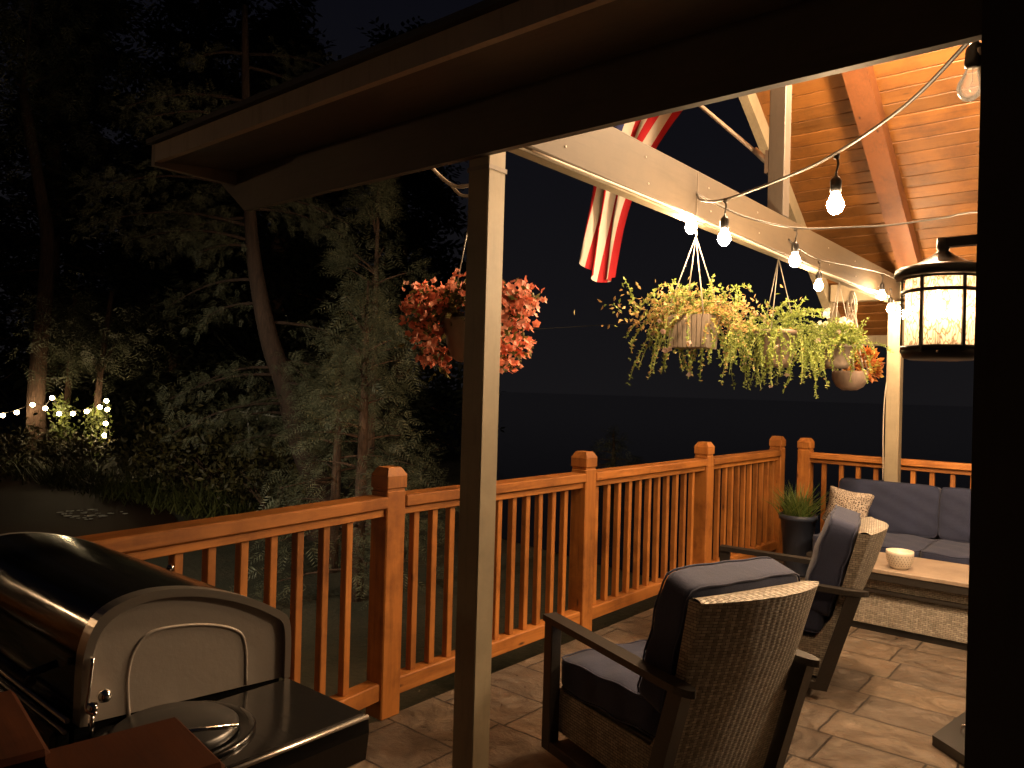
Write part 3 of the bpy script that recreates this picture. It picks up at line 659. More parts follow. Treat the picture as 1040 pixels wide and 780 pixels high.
def blossoms(t, tips, m_, r, extra=()):
    f_ = MB()
    for p, v in tips:
        flower(f_, p, v+Vector((.4, -.6, 0)), r*random.uniform(.7, 1.2), 5, cup=.4)
    for p in extra: flower(f_, Vector(p), Vector((.4, -.8, .1))+rv(.3), r*1.2, 5, cup=.3)
    if f_.v: f_.build('blossoms', m_, t)
# 2 ribbed square planter with drying petunia
t = empty('hanging_basket', (-1.75, 3.50, 1.83), label='ribbed square planter with brown-tipped trailing petunia, left of the green baskets', cat='hanging basket', group=GB)
pot = MB()
for k_ in range(4):
    a = k_*pi/2+.15
    for j in range(8):
        x0, x1 = -.1+j*.025, -.1+(j+1)*.025-.004
        R_ = lambda x, y, z: (x*cos(a)-y*sin(a), x*sin(a)+y*cos(a), z)
        vs = [R_(x0*.9, -.092, 0), R_(x1*.9, -.092, 0), R_(x1, -.104, .16), R_(x0, -.104, .16), R_(x0*.9, -.08, 0), R_(x1*.9, -.08, 0), R_(x1, -.09, .16), R_(x0, -.09, .16)]
        pot.add(vs, [(0, 1, 2, 3), (5, 4, 7, 6), (0, 4, 5, 1), (3, 2, 6, 7), (1, 5, 6, 2), (0, 3, 7, 4)])
pot.box(-.078, .078, -.078, .078, .0, .14); 
pot.build('pot', potg, t)
hanger(t, (-.0, .0, .56), [(.1, .1, .16), (-.1, .1, .16), (.1, -.1, .16), (-.1, -.1, .16)], upz=.625)
fo = MB(); tips = []; 
al = (.767, .641)
def mi2(p): return 1 if (p.z > .09 and random.random() < .72 and p.z < .24) or random.random() < .2 else 0
for sgn in (-1, 1):
    trailing(fo, (0, 0, .17), 44, 1.7, 7, .020, .40, mi2, .05, (al[0]*2.6*sgn, al[1]*2.6*sgn), .1, .8, (tips, .12))
trailing(fo, (0, 0, .17), 14, .4, 10, .022, .22, 0, 1.0, (0, 0), .12, .9)
for i in range(9):
    c0 = Vector((al[0], al[1], 0))*random.uniform(-.32, .32)+Vector((0, 0, .17)); trailing(fo, c0, 2, .2, 6, .022, .2, 0, 1.0, (0, 0), .02, .9)
for i in range(900):
    c0 = Vector((al[0], al[1], 0))*random.gauss(0, .17)+rv(.045)+Vector((0, 0, .19)); leaf(fo, c0, rv(1), .03, .014, mi=1 if random.random() < .8 else 0)
fo.build('foliage', [petg, petd], t); blossoms(t, tips, pinkp, .017)
# vine creeping up the wire
# 3 green basket
t = empty('hanging_basket', (-1.755, 4.62, 1.78), label='brown pot with long bright green trailing stems, middle of the hanging baskets', cat='hanging basket', group=GB)
MB().lathe([(0, 0), (.07, .0), (.09, .03), (.12, .2), (.135, .2), (.135, .225), (.12, .225), (.115, .19), (0, .19)], n=32, flute=.012, nf=16).build('pot', potc, t)
hanger(t, (0, 0, .67), [(.12*cos(a), .12*sin(a), .2) for a in (.6, 2.7, 4.8)])
fo = MB(); tips = []
trailing(fo, (0, 0, .22), 36, 1.2, 13, .021, .40, lambda p: 1 if random.random() < .06 else 0, .05, (0, 0), .12, .85, (tips, .08))
for sgn in (-1, 1): trailing(fo, (0, 0, .22), 32, 1.5, 8, .021, .42, 0, .02, (al[0]*2.4*sgn, al[1]*2.4*sgn), .12, .9, (tips, .1))
trailing(fo, (0, 0, .22), 9, .3, 3, .026, .36, 0, 1.0, (0, 0), .08, .95)
fo.build('foliage', [petg, petd], t); blossoms(t, tips, pinkp, .018)
# 4 green basket with white flowers
t = empty('hanging_basket', (-1.75, 5.80, 1.82), label='pale pot with dense green foliage and white flowers near the far end of the beam', cat='hanging basket', group=GB)
MB().lathe([(0, 0), (.075, .0), (.09, .03), (.115, .15), (.125, .15), (.125, .17), (.11, .17), (0, .15)], n=32).build('pot', potg, t)
hanger(t, (0, 0, .63), [(.11*cos(a), .11*sin(a), .16) for a in (.6, 2.7, 4.8)])
fo = MB(); tips = []
trailing(fo, (0, 0, .17), 70, 1.3, 6, .022, .29, lambda p: 1 if random.random() < .1 else 0, .2, (-.7, -.6), .12, .95, (tips, .07))
trailing(fo, (0, 0, .17), 36, 1.0, 6, .024, .26, 0, .4, (.2, -.1), .1, .95, (tips, .05))
leafy_dome(fo, (0, 0, .22), (.19, .19, .11), 700, .028)
fo.build('foliage', [petg, petd], t)
blossoms(t, tips, pinkp, .02)
wf = MB()
for c0 in ((-.06, -.1, .40), (.06, .0, .33), (-.1, -.02, .32)):
    for i in range(14): flower(wf, Vector(c0)+rv(.018), Vector((.2, -.8, .2))+rv(.4), .018, 5, cup=.2)
wf.build('white_blossoms', whitep, t)
# 5 low bowl with red-gold foliage, rope hanger
t = empty('hanging_basket', (-1.80, 6.30, 1.665), label='round tan bowl with red and gold leaves in a rope hanger', cat='hanging basket', group=GB)
MB().lathe([(0, 0), (.05, .0), (.10, .03), (.128, .08), (.135, .13), (.13, .15), (.12, .15), (.11, .12), (0, .12)], n=32).build('pot', potc, t)
fo = MB(); leafy_dome(fo, (.07, .06, .18), (.13, .13, .15), 420, .05); fo.build('foliage', redleaf, t)
rp_ = MB()
for k_ in range(9):
    a = 2*pi*k_/9; rp_.tube(bez([(.01*cos(a), .01*sin(a), .78), (.035*cos(a+.6), .035*sin(a+.6), .68), (.03*cos(a+1.4), .03*sin(a+1.4), .58), (.05*cos(a+2), .05*sin(a+2), .48), (.125*cos(a+2.4), .125*sin(a+2.4), .15)], 20), .0065, 5)
rp_.build('rope_hanger', ropem, t)

# ------------------------------------------------------------------ potted plant in the corner
t = empty('potted_plant', (-2.40, 6.95, 0), label='dark blue glazed planter with spiky green grass in the deck corner', cat='potted plant')
MB().lathe([(0, 0), (.10, .0), (.105, .02), (.15, .50), (.165, .50), (.168, .545), (.15, .545), (.145, .50), (0, .50)], n=36).build('pot', potb, t)
fo = MB()
for i in range(300):
    a = random.random()*2*pi; p = Vector((random.gauss(0, .05), random.gauss(0, .05), .5)); v = Vector((cos(a)*random.uniform(.1, .9), sin(a)*random.uniform(.1, .9), 1)).normalized(); L = random.uniform(.2, .40); wdt = .006; s_ = v.cross(rv(1)).normalized(); prev = (p-s_*wdt, p+s_*wdt); vs = [*prev]; fs = []
    for k_ in range(5):
        v = (v+Vector((0, 0, -.13))+rv(.03)).normalized(); p = p+v*L/5; ww = wdt*(1-(k_+1)/5.2); vs += [p-s_*ww, p+s_*ww]; j = 2*k_; fs.append((j, j+1, j+3, j+2))
    fo.add(vs, fs)
fo.build('foliage', plantg, t)

# ------------------------------------------------------------------ cushions
def cushion(name, sx, sy, sz, m_, parent, loc=(0, 0, 0), rot=(0, 0, 0), e=.28, puff=.12, n=18, pinch=0.0, sq=8.):
    """rounded padded box, half sizes sx sy sz; puffed faces; thickness axis z"""
    mb = MB(); vs = {}; L = []
    def P(x, y, z):
        q = Vector((x, y, z)); mx = max(abs(x), abs(y), abs(z)); 
        r = (abs(x)**sq+abs(y)**sq+abs(z)**sq)**(1./sq)
        q = q*(mx/r) if r else q
        fx = max(0, 1-q.x*q.x); fy = max(0, 1-q.y*q.y)
        zz = q.z*(1+puff*(fx*fy)*3-.15*(abs(q.x)**6+abs(q.y)**6)/2)
        k_ = 1-pinch*(1-abs(q.x)**2)*(abs(q.y))-0; k2 = 1-pinch*(1-abs(q.y)**2)*(abs(q.x))
        if pinch: zz *= (1-.75*(max(abs(q.x), abs(q.y))**4))
        w_ = .006*sin(9*q.x+4*q.y)*sin(7*q.y+2*q.z)
        return (q.x*sx*k2, q.y*sy*k_, zz*sz+w_)
    for ax in range(3):
        for sg in (-1, 1):
            def fn(u, v, ax=ax, sg=sg):
                a = 2*u-1; b_ = (2*v-1)*sg
                c = [0, 0, 0]; c[ax] = sg; c[(ax+1) % 3] = a; c[(ax+2) % 3] = b_
                return P(*c)
            mb.grid(fn, n, n)
    import bmesh
    o = mb.build(name, m_, parent); bm = bmesh.new(); bm.from_mesh(o.data); bmesh.ops.remove_doubles(bm, verts=bm.verts, dist=.0005); bmesh.ops.recalc_face_normals(bm, faces=bm.faces); bm.to_mesh(o.data); bm.free()
    o.location = loc; o.rotation_euler = rot
    if not pinch:
        for zz in (-.86, .86):
            pts = []
            for k_ in range(73):
                a = 2*pi*k_/72; c_, s_ = cos(a), sin(a); q_ = .992/((abs(c_)**sq+abs(s_)**sq)**(1/sq)); pts.append((c_*q_*sx, s_*q_*sy, zz*sz+.006*sin(9*c_*q_+4*s_*q_)*sin(7*s_*q_+2*zz)))
            MB().tube(pts, .0042, 6, cap=False).build('piping', m_, o)
    return o

# ------------------------------------------------------------------ armchairs
def armchair():
    """faces +x; origin on the floor"""
    t = empty('armchair')
    B_ = lambda z: -.20-.20*(max(0, z-.1)/.78)          # front plane of the wicker back
    def shell(u, v):
        if u >= 1: return shell_(0, v)
        return shell_(min(1, u*1.0323), v)
    def shell_(u, v):
        # u around the section, v up
        z = .09+.80*v; w = .262+.045*v; xi = B_(z); th = .035+.025*v; bulge = .085*min(1, .25+v)
        s = u*2
        if s <= 1: yy = (1-2*s)*w; return (xi-th-bulge*(1-(yy/w)**2), yy, z+.012*(1-(yy/w)**2)*v)
        yy = -w+(s-1)*2*w; return (xi, yy, z)
    sh = MB(); NU = 32; sh.grid(lambda u, v: shell(u, v), NU, 24)
    # top lid
    NT = 16
    def top(u, v):
        yy = 1-2*u; a = Vector(shell_(u/2, 1)); b_ = Vector(shell_(1-u/2, 1)); p = a.lerp(b_, v); p.z += .012*sin(pi*v); return p
    sh.grid(top, NT, 4)
    sh.build('wicker_back', wick, t, recalc=True)
    # wicker seat skirt
    sk = MB(); sk.prism([(.40, .30), (.40, .12), (-.24, .10), (-.345, .45), (-.30, .45), (-.20, .30)], -.285, .285, 'y')
    sk.build('wicker_base', wick, t, recalc=True)
    for s in (-1, 1):
        y = s*.325
        ar = MB()
        poly = [(.42, .600), (.42, .628), (-.34, .598), (-.34, .570)]
        ar.prism(poly, y-.034, y+.034, 'y')
        # rounded flaring rear end
        rr = [(-.34, -.034)]+[(-.36-.10*sin(a), -.034*cos(a)*1.0) for a in [pi*k_/10 for k_ in range(11)]]+[(-.34, .034)]
        o0 = [(x, y+yy+s*-.0, ) for x, yy in rr]
        ar.add([(x, yy, .5975) for x, yy in o0]+[(x, yy, .570) for x, yy in o0], [tuple(range(len(o0))), tuple(range(2*len(o0)-1, len(o0)-1, -1))]+[(i, i+len(o0), (i+1) % len(o0)+len(o0), (i+1) % len(o0)) for i in range(len(o0))])
        ar.build('armrest', alum, t, recalc=True)
        MB().box(.36, .42, y-.026, y+.026, .05, .602, bev=.004).build('front_leg', alum, t)
        MB().prism([(-.425, .572), (-.355, .572), (-.20, .05), (-.27, .05)], y-.026, y+.026, 'y').build('rear_leg', alum, t, recalc=True)
        MB().box(-.25, .36, y-.0255, y+.0255, .051, .095, bev=.003).build('side_rail', alum, t)
    MB().box(-.23, .36, -.299, .299, .052, .09).build('under_frame', alum, t)
    MB().lathe([(0, .0), (.24, .0), (.25, .01), (.25, .03), (.09, .04), (.06, .052), (0, .052)], n=32).build('swivel_base', alum, t, loc=(.05, 0, 0))
    cushion('seat_cushion', .33, .285, .075, navy, t, (.085, 0, .385), (0, radians(3), 0), puff=.06, sq=12.)
    cushion('back_cushion', .265, .30, .080, navy, t, (-.262, 0, .690), (0, radians(-105.5), 0), puff=.09, sq=12.)
    return t
ch = armchair(); tag(ch, 'wicker armchair nearest the camera with navy cushions and its back turned', 'armchair', 'wicker armchairs facing the railing')
ch.location = (-1.485, 2.85, 0); ch.rotation_euler.z = radians(180-19)
c2 = copy_tree(ch); tag(c2, 'wicker armchair further back, seen side-on between the near chair and the coffee table', 'armchair', 'wicker armchairs facing the railing')
c2.location = (-1.62, 4.46, 0); c2.rotation_euler.z = radians(180+14)

# ------------------------------------------------------------------ sofa
sf = empty('outdoor_sofa', (-2.12, 6.35, 0), label='long wicker sofa with navy seat and back cushions along the back railing', cat='sofa')
W = 2.42
MB().box(0.02, W, .02, .86, .07, .30).build('wicker_base', wick, sf)
MB().prism([(.80, .30), (.92, .30), (1.0, .78), (.90, .78)], .03, W, 'x').build('wicker_back', wick, sf, recalc=True)
MB().box(0, W+.02, 0.0, .88, .30, .335, bev=.004).build('seat_frame', alum, sf)
for x, yy in ((.03, .05), (.03, .80), (W-.05, .05), (W-.05, .80)): MB().box(x, x+.05, yy, yy+.05, 0, .07).build('leg', alum, sf)
for i in range(3):
    cushion('seat_cushion', .397, .36, .07, navy, sf, (.42+.80*i, .38, .405), puff=.02, sq=16)
    cushion('back_cushion', .397, .215, .075, navy, sf, (.42+.80*i, .79, .675), (radians(82), 0, 0), puff=.02, sq=16)
pl = cushion('throw_pillow', .20, .17, .085, pattern, None, (-1.955, 6.87, .665), (radians(70), radians(5), radians(-8)), puff=.2, pinch=.16)
tag(pl, 'cream and brown patterned throw pillow on the left end of the sofa', 'pillow')

# ------------------------------------------------------------------ coffee table + bowl
tb = empty('coffee_table', (-1.66, 5.66, 0), label='long low coffee table with wood-look top and woven wicker sides before the sofa', cat='coffee table')
W = 1.9
MB().box(0, W, 0, .66, .405, .432, bev=.003).build('tabletop', tabm, tb)
MB().box(.005, W-.005, .005, .655, .355, .4045).build('frame', alum, tb)
MB().box(.05, W-.05, .05, .61, .285, .354).build('wicker_band', wick, tb)
MB().box(.03, W-.03, .03, .63, .262, .284).build('middle_shelf', alum, tb)
MB().prism([(.06, .262), (.0, .05), (.66, .05), (.60, .262)], .0, W, 'x').build('wicker_body', wick, tb, recalc=True)
MB().box(.01, W-.01, .01, .65, 0, .049).build('plinth', blackm, tb)
bo = empty('candle_bowl', (-1.30, 5.80, .4325), label='small cream perforated ceramic bowl on the coffee table', cat='bowl')
MB().lathe([(0, 0), (.05, 0), (.066, .02), (.082, .06), (.088, .105), (.088, .125), (.082, .125), (.080, .06), (.05, .02), (0, .018)], n=36).build('bowl', ceram, bo)
dm = MB()
for r_ in range(5):
    for k_ in range(26):
        a = 2*pi*(k_+.5*(r_ % 2))/26; z = .03+.016*r_; R_ = .0715+.0035*r_+.0045*(1 if r_ < 1 else 0)
        rr = .0665+(.082-.066)*min(1, (z-.02)/.04)+(.006*(z-.06)/.045 if z > .06 else 0)+.0012
        c0 = Vector((rr*cos(a), rr*sin(a), z)); tn = Vector((-sin(a), cos(a), 0)); dm.add([c0+tn*.004, c0+Vector((0, 0, .005)), c0-tn*.004, c0-Vector((0, 0, .005))], [(0, 1, 2, 3)])
dm.build('cutouts', taupe, bo)

# low dark tray / mat by the wall
fs_ = empty('metal_stand', (-.60, 4.02, 0), label='black metal stand foot lying on the stone floor against the dark wall', cat='stand')
MB().prism([(-.14, -.02), (.30, -.40), (.30, .60), (-.06, .50)], .004, .05, 'z').build('foot_plate', blackm, fs_, recalc=True)
MB().tube([(-.04, .1, .05), (-.04, .1, .085), (.06, .2, .085)], .006, 6).build('clip', chrome, fs_)

# ------------------------------------------------------------------ gas grill
gl = empty('gas_grill', (-1.95, .83, 0), label='black gas grill with closed hood, cast side panel and folded-out side shelf', cat='grill')
O = gl.location
prof = [(.605, .93), (.606, 1.02), (.611, 1.075), (.632, 1.125), (.675, 1.152), (.74, 1.162), (.82, 1.153), (.90, 1.13), (.97, 1.10), (1.03, 1.065), (1.058, 1.04), (1.066, .99), (1.066, .90)]
pr = [(y_-O.y, z_) for y_, z_ in prof]
hd_ = MB(); n_ = len(pr); x0, x1 = -1.98+0-.42, -1.585; xs = [x0-O.x, x1-O.x]
fine = [tuple(p) for p in bez([(a, b_, 0) for a, b_ in pr], 48)]
hd_.grid(lambda u, v: (xs[0]+(xs[1]-xs[0])*u, fine[min(len(fine)-1, int(round(v*(len(fine)-1))))][0], fine[min(len(fine)-1, int(round(v*(len(fine)-1))))][1]), 4, len(fine)-1)
hd_.build('hood', enamel, gl)
def capring(scale0, scale1, xa, xb, m_, name, parent):
    cy, cz = .245-.245, .93
    cy = .83-O.y
    def S(p, s): return (cy+(p[0]-cy)*s, .90+(p[1]-.90)*s)
    mb = MB(); A = [S(p, scale0) for p in fine]; Bq = [S(p, scale1) for p in fine]; k = len(fine)
    vs = [(xa, *p) for p in A]+[(xb, *p) for p in A]+[(xb, *p) for p in Bq]+[(xa, *p) for p in Bq]
    fs = []
    for i in range(k-1):
        for j in range(4):
            a = j*k; b_ = ((j+1) % 4)*k; fs.append((a+i, a+i+1, b_+i+1, b_+i))
    mb.add(vs, fs, 0, False); return mb.build(name, m_, parent, recalc=True)
cap = MB(); S_ = [(p[0], p[1]) for p in fine]; cap.prism(S_, x1-O.x, x1-O.x+.018, 'x'); cp = cap.build('end_panel', castal, gl, recalc=True)
capring(1.012, .945, x1-O.x-.004, x1-O.x+.030, castrim, 'rim', cp)
# embossed inner arch
em = MB(); em.tube(bez([(x1-O.x+.0165, a-O.y, b_) for a, b_ in ((.70, .91), (.695, 1.0), (.71, 1.055), (.75, 1.08), (.85, 1.07), (.93, 1.04), (.955, 1.0), (.96, .91))], 48), .0045, 8); em.build('embossed_arch', castal, cp)
for xx in (-2.40, -1.585):
    pass
capl = MB(); capl.prism(S_, x0-O.x-.02, x0-O.x, 'x'); capl.build('end_panel', castal, gl, recalc=True)
MB().box(x0-O.x, x1-O.x+.012, .60-O.y, 1.05-O.y, .70, .93).build('firebox', enamel, gl)
MB().box(x0-O.x, x1-O.x+.01, .56-O.y, .598-O.y, .74, .925, bev=.008).build('control_panel', enamel, gl)
kn = MB()
for i in range(3): kn.tube([(x0-O.x+.16+.22*i, .56-O.y, .83), (x0-O.x+.16+.22*i, .52-O.y, .83)], .026, 16)
kn.build('control_knobs', chrome, gl)
MB().box(x0-O.x+.02, x1-O.x, .585-O.y, 1.04-O.y, .10, .70).build('cabinet', enamel, gl)
hh = MB(); hh.tube([(x0-O.x+.05, .535-O.y, 1.02), (x1-O.x-.03, .535-O.y, 1.02)], .011, 12); 
for xx in (x0-O.x+.09, x1-O.x-.07): hh.tube([(xx, .535-O.y, 1.02), (xx, .595-O.y, 1.03)], .008, 8)
hh.build('hood_handle', blackm, gl)
MB().tube([(x0-O.x, .584-O.y, .945), (x1-O.x+.02, .584-O.y, .945)], .005, 8).tube([(x0-O.x, .580-O.y, .925), (x1-O.x+.02, .580-O.y, .925)], .004, 8).build('trim_strip', castrim, gl)
kb = MB(); kb.lathe([(0, -.014), (.010, -.010), (.014, 0), (.010, .010), (0, .014)], c=(x1-O.x+.045, .64-O.y, .985), n=12); kb.lathe([(0, -.012), (.009, -.008), (.012, 0), (.009, .008), (0, .012)], c=(x1-O.x+.04, .62-O.y, .967), n=12)
kb.tube(bez([(x1-O.x+.035, .62-O.y, 1.06), (x1-O.x+.035, .615-O.y, 1.0), (x1-O.x+.04, .61-O.y, .965), (x1-O.x+.05, .625-O.y, .955)], 12), .004, 8); kb.build('hinge_knob', chrome, gl)
MB().lathe([(0, 0), (.010, .003), (.010, .012), (0, .016)], c=(-2.03-O.x, 1.005-O.y, 1.082), n=12).build('hood_stop', chrome, gl)
# shelf
sh = MB(); X0, X1 = x1-O.x+.034, -1.268-O.x; Y0, Y1 = .56-O.y, 1.062-O.y
sh.box(X0, X1, Y0, Y1, .888, .902, bev=.003); sh.build('side_shelf', shelfm, gl)
lip = MB(); lip.prism([(X1-.02, .889), (X1+.004, .889), (X1+.006, .86), (X1-.002, .80), (X1-.03, .78), (X1-.03, .80)], Y0, Y1+.006, 'y'); lip.build('shelf_lip', shelfm, gl, recalc=True)
MB().tube([(X1+.003, Y0, .893), (X1+.003, Y1+.004, .893)], .005, 8).build('shelf_edge', castrim, gl)
# side burner: black lid ring, grate, bar
sb = MB(); cx_, cy_ = -1.455-O.x, .74-O.y
sb.lathe([(.150, .903), (.151, .908), (.146, .911), (.13, .909), (.125, .906), (0, .905)], c=(cx_, cy_, 0), n=48); sb.build('side_burner', enamel, gl)
gt = MB(); gt.lathe([(0, .934), (.03, .934), (.06, .931), (.11, .924), (.118, .918), (.118, .908)], c=(cx_, cy_, 0), n=48)
gt.build('burner_lid', blackm, gl)
MB().tube([(cx_+.02, cy_-.14, .945), (cx_+.135, cy_+.055, .945)], .0045, 8).build('burner_handle', chrome, gl)
MB().tube([(cx_-.09, cy_-.12, .908), (cx_-.09, cy_-.12, .96)], .004, 8).build('burner_pin', chrome, gl)

# foreground timber posts/rail by the steps
def blk(x, y, rz, ztop, s, label):
    t = empty('timber_post', (x, y, 0), rz, label=label, cat='post', group='dark stained posts beside the grill')
    MB().box(-s, s, -s, s, 0, ztop-.05, bev=.004).build('shaft', dkw, t); MB().box(-s-.008, s+.008, -s-.008, s+.008, ztop-.05, ztop, bev=.007).build('cap', dkw, t)
blk(-1.015, .455, radians(-8), 1.105, .085, 'square brown timber post cap just in front of the grill shelf')
blk(-1.22, .275, radians(-8), 1.12, .12, 'brown timber post cap at the lower left corner of the view')

# ------------------------------------------------------------------ trees and garden
def spray(mb, p, d, L, n=7, w=.2, mi=0):
    """flat feathery twig: pairs of leaflets"""
    d = Vector(d).normalized(); s = d.cross(Vector((0, 0, 1))+rv(.35))
    if s.length < .01: s = d.orthogonal()
    s.normalize(); nn_ = s.cross(d)
    for k_ in range(n):
        q = p+d*L*k_/n; ll = L*.42*(1-.6*k_/n)
        for sg in (-1, 1):
            e = (d*.75+s*sg+nn_*random.uniform(-.3, .2)).normalized(); tip = q+e*ll; ww = nn_.cross(e)*ll*w*.35
            mb.add([q, q+e*ll*.5+ww, tip, q+e*ll*.5-ww], [(0, 1, 2, 3)], mi)
def limb(mb, a, b_, r0, r1, sag=.1, n=6):
    a = Vector(a); b_ = Vector(b_); pts = []
    for i in range(n+1):
        u = i/n; p = a.lerp(b_, u); p.z += sag*sin(pi*u)*(b_-a).length*.3; pts.append(p)
    mb.tube(pts, [r0+(r1-r0)*i/n for i in range(n+1)], 7); return pts
def tree_thing(name, base, label, cat='tree', group=None): return empty(name, base, label=label, cat=cat, group=group)
# the leaning conifer beyond the near railing
bp = Vector((-10.77, 7.96, -1.02)); tr = tree_thing('leaning_conifer', bp, 'leaning conifer with reddish trunk and drooping grey-green sprays beyond the railing')
trunk = [(0.05, -.05, -.1), (0, 0, .6), (-.32, -.28, 1.68), (-.53, -.46, 2.6), (-.73, -.64, 3.27), (-.92, -.80, 4.27), (-1.03, -.90, 5.27), (-1.1, -1.0, 7.0), (-1.1, -1.1, 9.0)]
tm = MB(); tm.tube(bez(trunk, 32), [.27-.22*i/32 for i in range(33)], 12); fo = MB()
rgt = Vector((.767, .641, 0)); bk = Vector((-.641, .767, 0))
tp = bez(trunk, 80)
def on_trunk(z): return min(tp, key=lambda q: abs(q.z-z))
def bough(z, dr, L, dens=1.0, drop=.25, sz=.21, foT=None):
    p0 = on_trunk(z); p1 = p0+dr.normalized()*L; p1.z -= drop*L; pts = limb(tm, p0, p1, .032, .008, .3)
    for i in range(int(L*62*dens)):
        u = random.uniform(.15, 1.05)**.8; p = pts[min(6, int(u*6))].lerp(pts[min(6, int(u*6)+1)], (u*6) % 1)+rv(.10*L**.5)*Vector((1, 1, .8)).length*.58
        dd = dr*.7+rv(.6)+Vector((0, 0, -.45)); spray(foT or fo, p, dd, sz*random.uniform(.6, 1.25))
random.seed(21)
for i in range(34):
    z = random.uniform(1.6, 8.5); sd_ = random.choice((1, 1, -1)); dr = rgt*sd_*random.uniform(.5, 1)+bk*random.uniform(-.9, .9)
    bough(z, dr, random.uniform(1.1, 2.4)*(1 if sd_ > 0 else .8), 1.3)
for z, L in ((5.3, 2.6), (5.9, 2.6), (5.0, 1.9)): bough(z, -rgt+bk*random.uniform(-.3, .3), L, 1.5, .05)
for z, L in ((1.7, 1.1), (2.1, 1.0)): bough(z, -rgt*.9-bk*.3, L, 1.6, .1)
tm.build('trunk', dbark, tr); fo.build('crown', fir, tr)
# bushy cedars between the leaning trunk and the near post
def bushy(base, hgt, rad, n, label, name='young_cedar', m_=fir, sz=.30, group=None):
    base = Vector(base); t = tree_thing(name, base, label, group=group); tm = MB(); tm.tube([(0, 0, -.05), (.05, 0, hgt*.5), (0, .05, hgt)], [.09, .06, .012], 8); fo = MB()
    lobes = []
    for i in range(int(14+hgt*5)):
        u = random.random()**.9; z = hgt*(.1+.85*u); a = random.random()*2*pi; R_ = rad*(1-u)**.7*random.uniform(.55, 1.0)+.05; e = Vector((R_*cos(a), R_*sin(a), z-.12*R_)); limb(tm, (0, 0, z*.93), e, .02, .006, .15, 3); lobes.append((e, .16+.28*rad*random.uniform(.5, 1)*(1-u*.6), a))
    for i in range(n):
        e, r_, a = random.choice(lobes); p = e+rv(1).normalized()*r_*random.uniform(.3, 1); spray(fo, p, Vector((cos(a), sin(a), -.25))+rv(.55), sz*random.uniform(.6, 1.2), 6)
    tm.build('trunk', bark, t); fo.build('crown', m_, t); return t
random.seed(5)
bushy((-7.35, 5.95, -1.02), 3.9, 1.25, 1500, 'bushy grey-green cedar close behind the railing, left of the near beige post', sz=.24)
bushy((-8.7, 6.6, -1.02), 3.0, 1.2, 1100, 'lower bushy cedar beside the leaning trunk, behind the railing', sz=.26)
bushy((-9.9, 8.2, -1.02), 6.4, 1.6, 1900, 'tall dark cedar rising behind the orange begonia basket', sz=.32)
# far trees with lights
def farm(base, pts, r, crown, label, name='pine_tree', m_=fir, sprays=500, lean=None):
    base = Vector(base); t = tree_thing(name, base, label, group='trees across the pond'); tm = MB(); P_ = [Vector(p)-base for p in pts]; tm.tube(bez(P_, 24), [r*(1-.5*i/24) for i in range(len(bez(P_, 24)))], 10); fo = MB()
    for (c0, R_) in crown:
        c0 = Vector(c0)-base
        near_ = min(P_, key=lambda q: (q-c0).length); limb(tm, near_, c0, .05, .02)
        for i in range(sprays): p = c0+Vector((random.gauss(0, R_[0]), random.gauss(0, R_[0]), random.gauss(0, R_[1]))); spray(fo, p, rv(1)+Vector((0, 0, -.5)), random.uniform(.35, .6), 5)
    tm.build('trunk', bark, t); fo.build('crown', m_, t)
random.seed(9)
farm((-23.4, 7.84, -1.02), [(-23.4, 7.84, -1.02), (-23.51, 7.74, .29), (-23.51, 7.73, 1.65), (-23.38, 7.82, 3.83), (-23.37, 7.81, 5.46), (-23.51, 7.68, 6.54), (-24.0, 7.3, 9.5)], .26, [((-23.6, 7.0, 9.5), (1.4, 1.2)), ((-24.2, 8.4, 10.5), (1.3, 1.5)), ((-24.3, 7.6, 12.5), (1.3, 1.5))], 'tall curved tree trunk lit by string lights across the pond, leftmost of the lit trees')
farm((-24.1, 8.55, -1.02), [(-24.1, 8.55, -1.02), (-23.96, 8.66, .82), (-23.9, 8.7, 2.25), (-23.8, 8.75, 4.0)], .11, [((-24.2, 8.9, 2.7), (.6, .5)), ((-23.3, 8.4, 3.1), (.5, .5))], 'thin leaning tree between the two lit trunks across the pond', sprays=260)
farm((-22.28, 8.77, -1.02), [(-22.28, 8.77, -1.02), (-22.24, 8.8, .61), (-22.18, 8.84, 1.7), (-22.0, 9.0, 4.0)], .12, [((-22.3, 8.7, 2.2), (.55, .45)), ((-21.9, 9.2, 2.8), (.8, .6)), ((-22.9, 8.6, 2.6), (.5, .4))], 'ivy-hung tree at the right end of the far string lights', sprays=260)
def ivy(base, pts, R_, n, label):
    base = Vector(base); t = MB(); 
    for i in range(n):
        u = random.random()*(len(pts)-1); p = Vector(pts[int(u)]).lerp(Vector(pts[min(len(pts)-1, int(u)+1)]), u % 1)-base+rv(R_); leaf(t, p, rv(1), .13, .10)
    o = t.build('ivy_vine', ivym); o.location = base; tag(o, label, 'vine', 'ivy on the lit trees')
ivy((-22.1, 8.8, -.5), [(-22.1, 8.7, -.6), (-22.05, 8.75, .2), (-22.1, 8.75, .75)], .15, 420, 'bright ivy hanging down the right-hand lit tree across the pond')
ivy((-22.95, 8.1, -.9), [(-22.95, 8.1, -.9), (-22.85, 8.15, .0), (-22.75, 8.15, .95)], .14, 420, 'ivy climbing beside the tall lit trunk across the pond')
fs2 = empty('garden_string_light', (-22.5, 7.9, .7), label='garden string of globe lights strung between trees across the pond', cat='string lights')
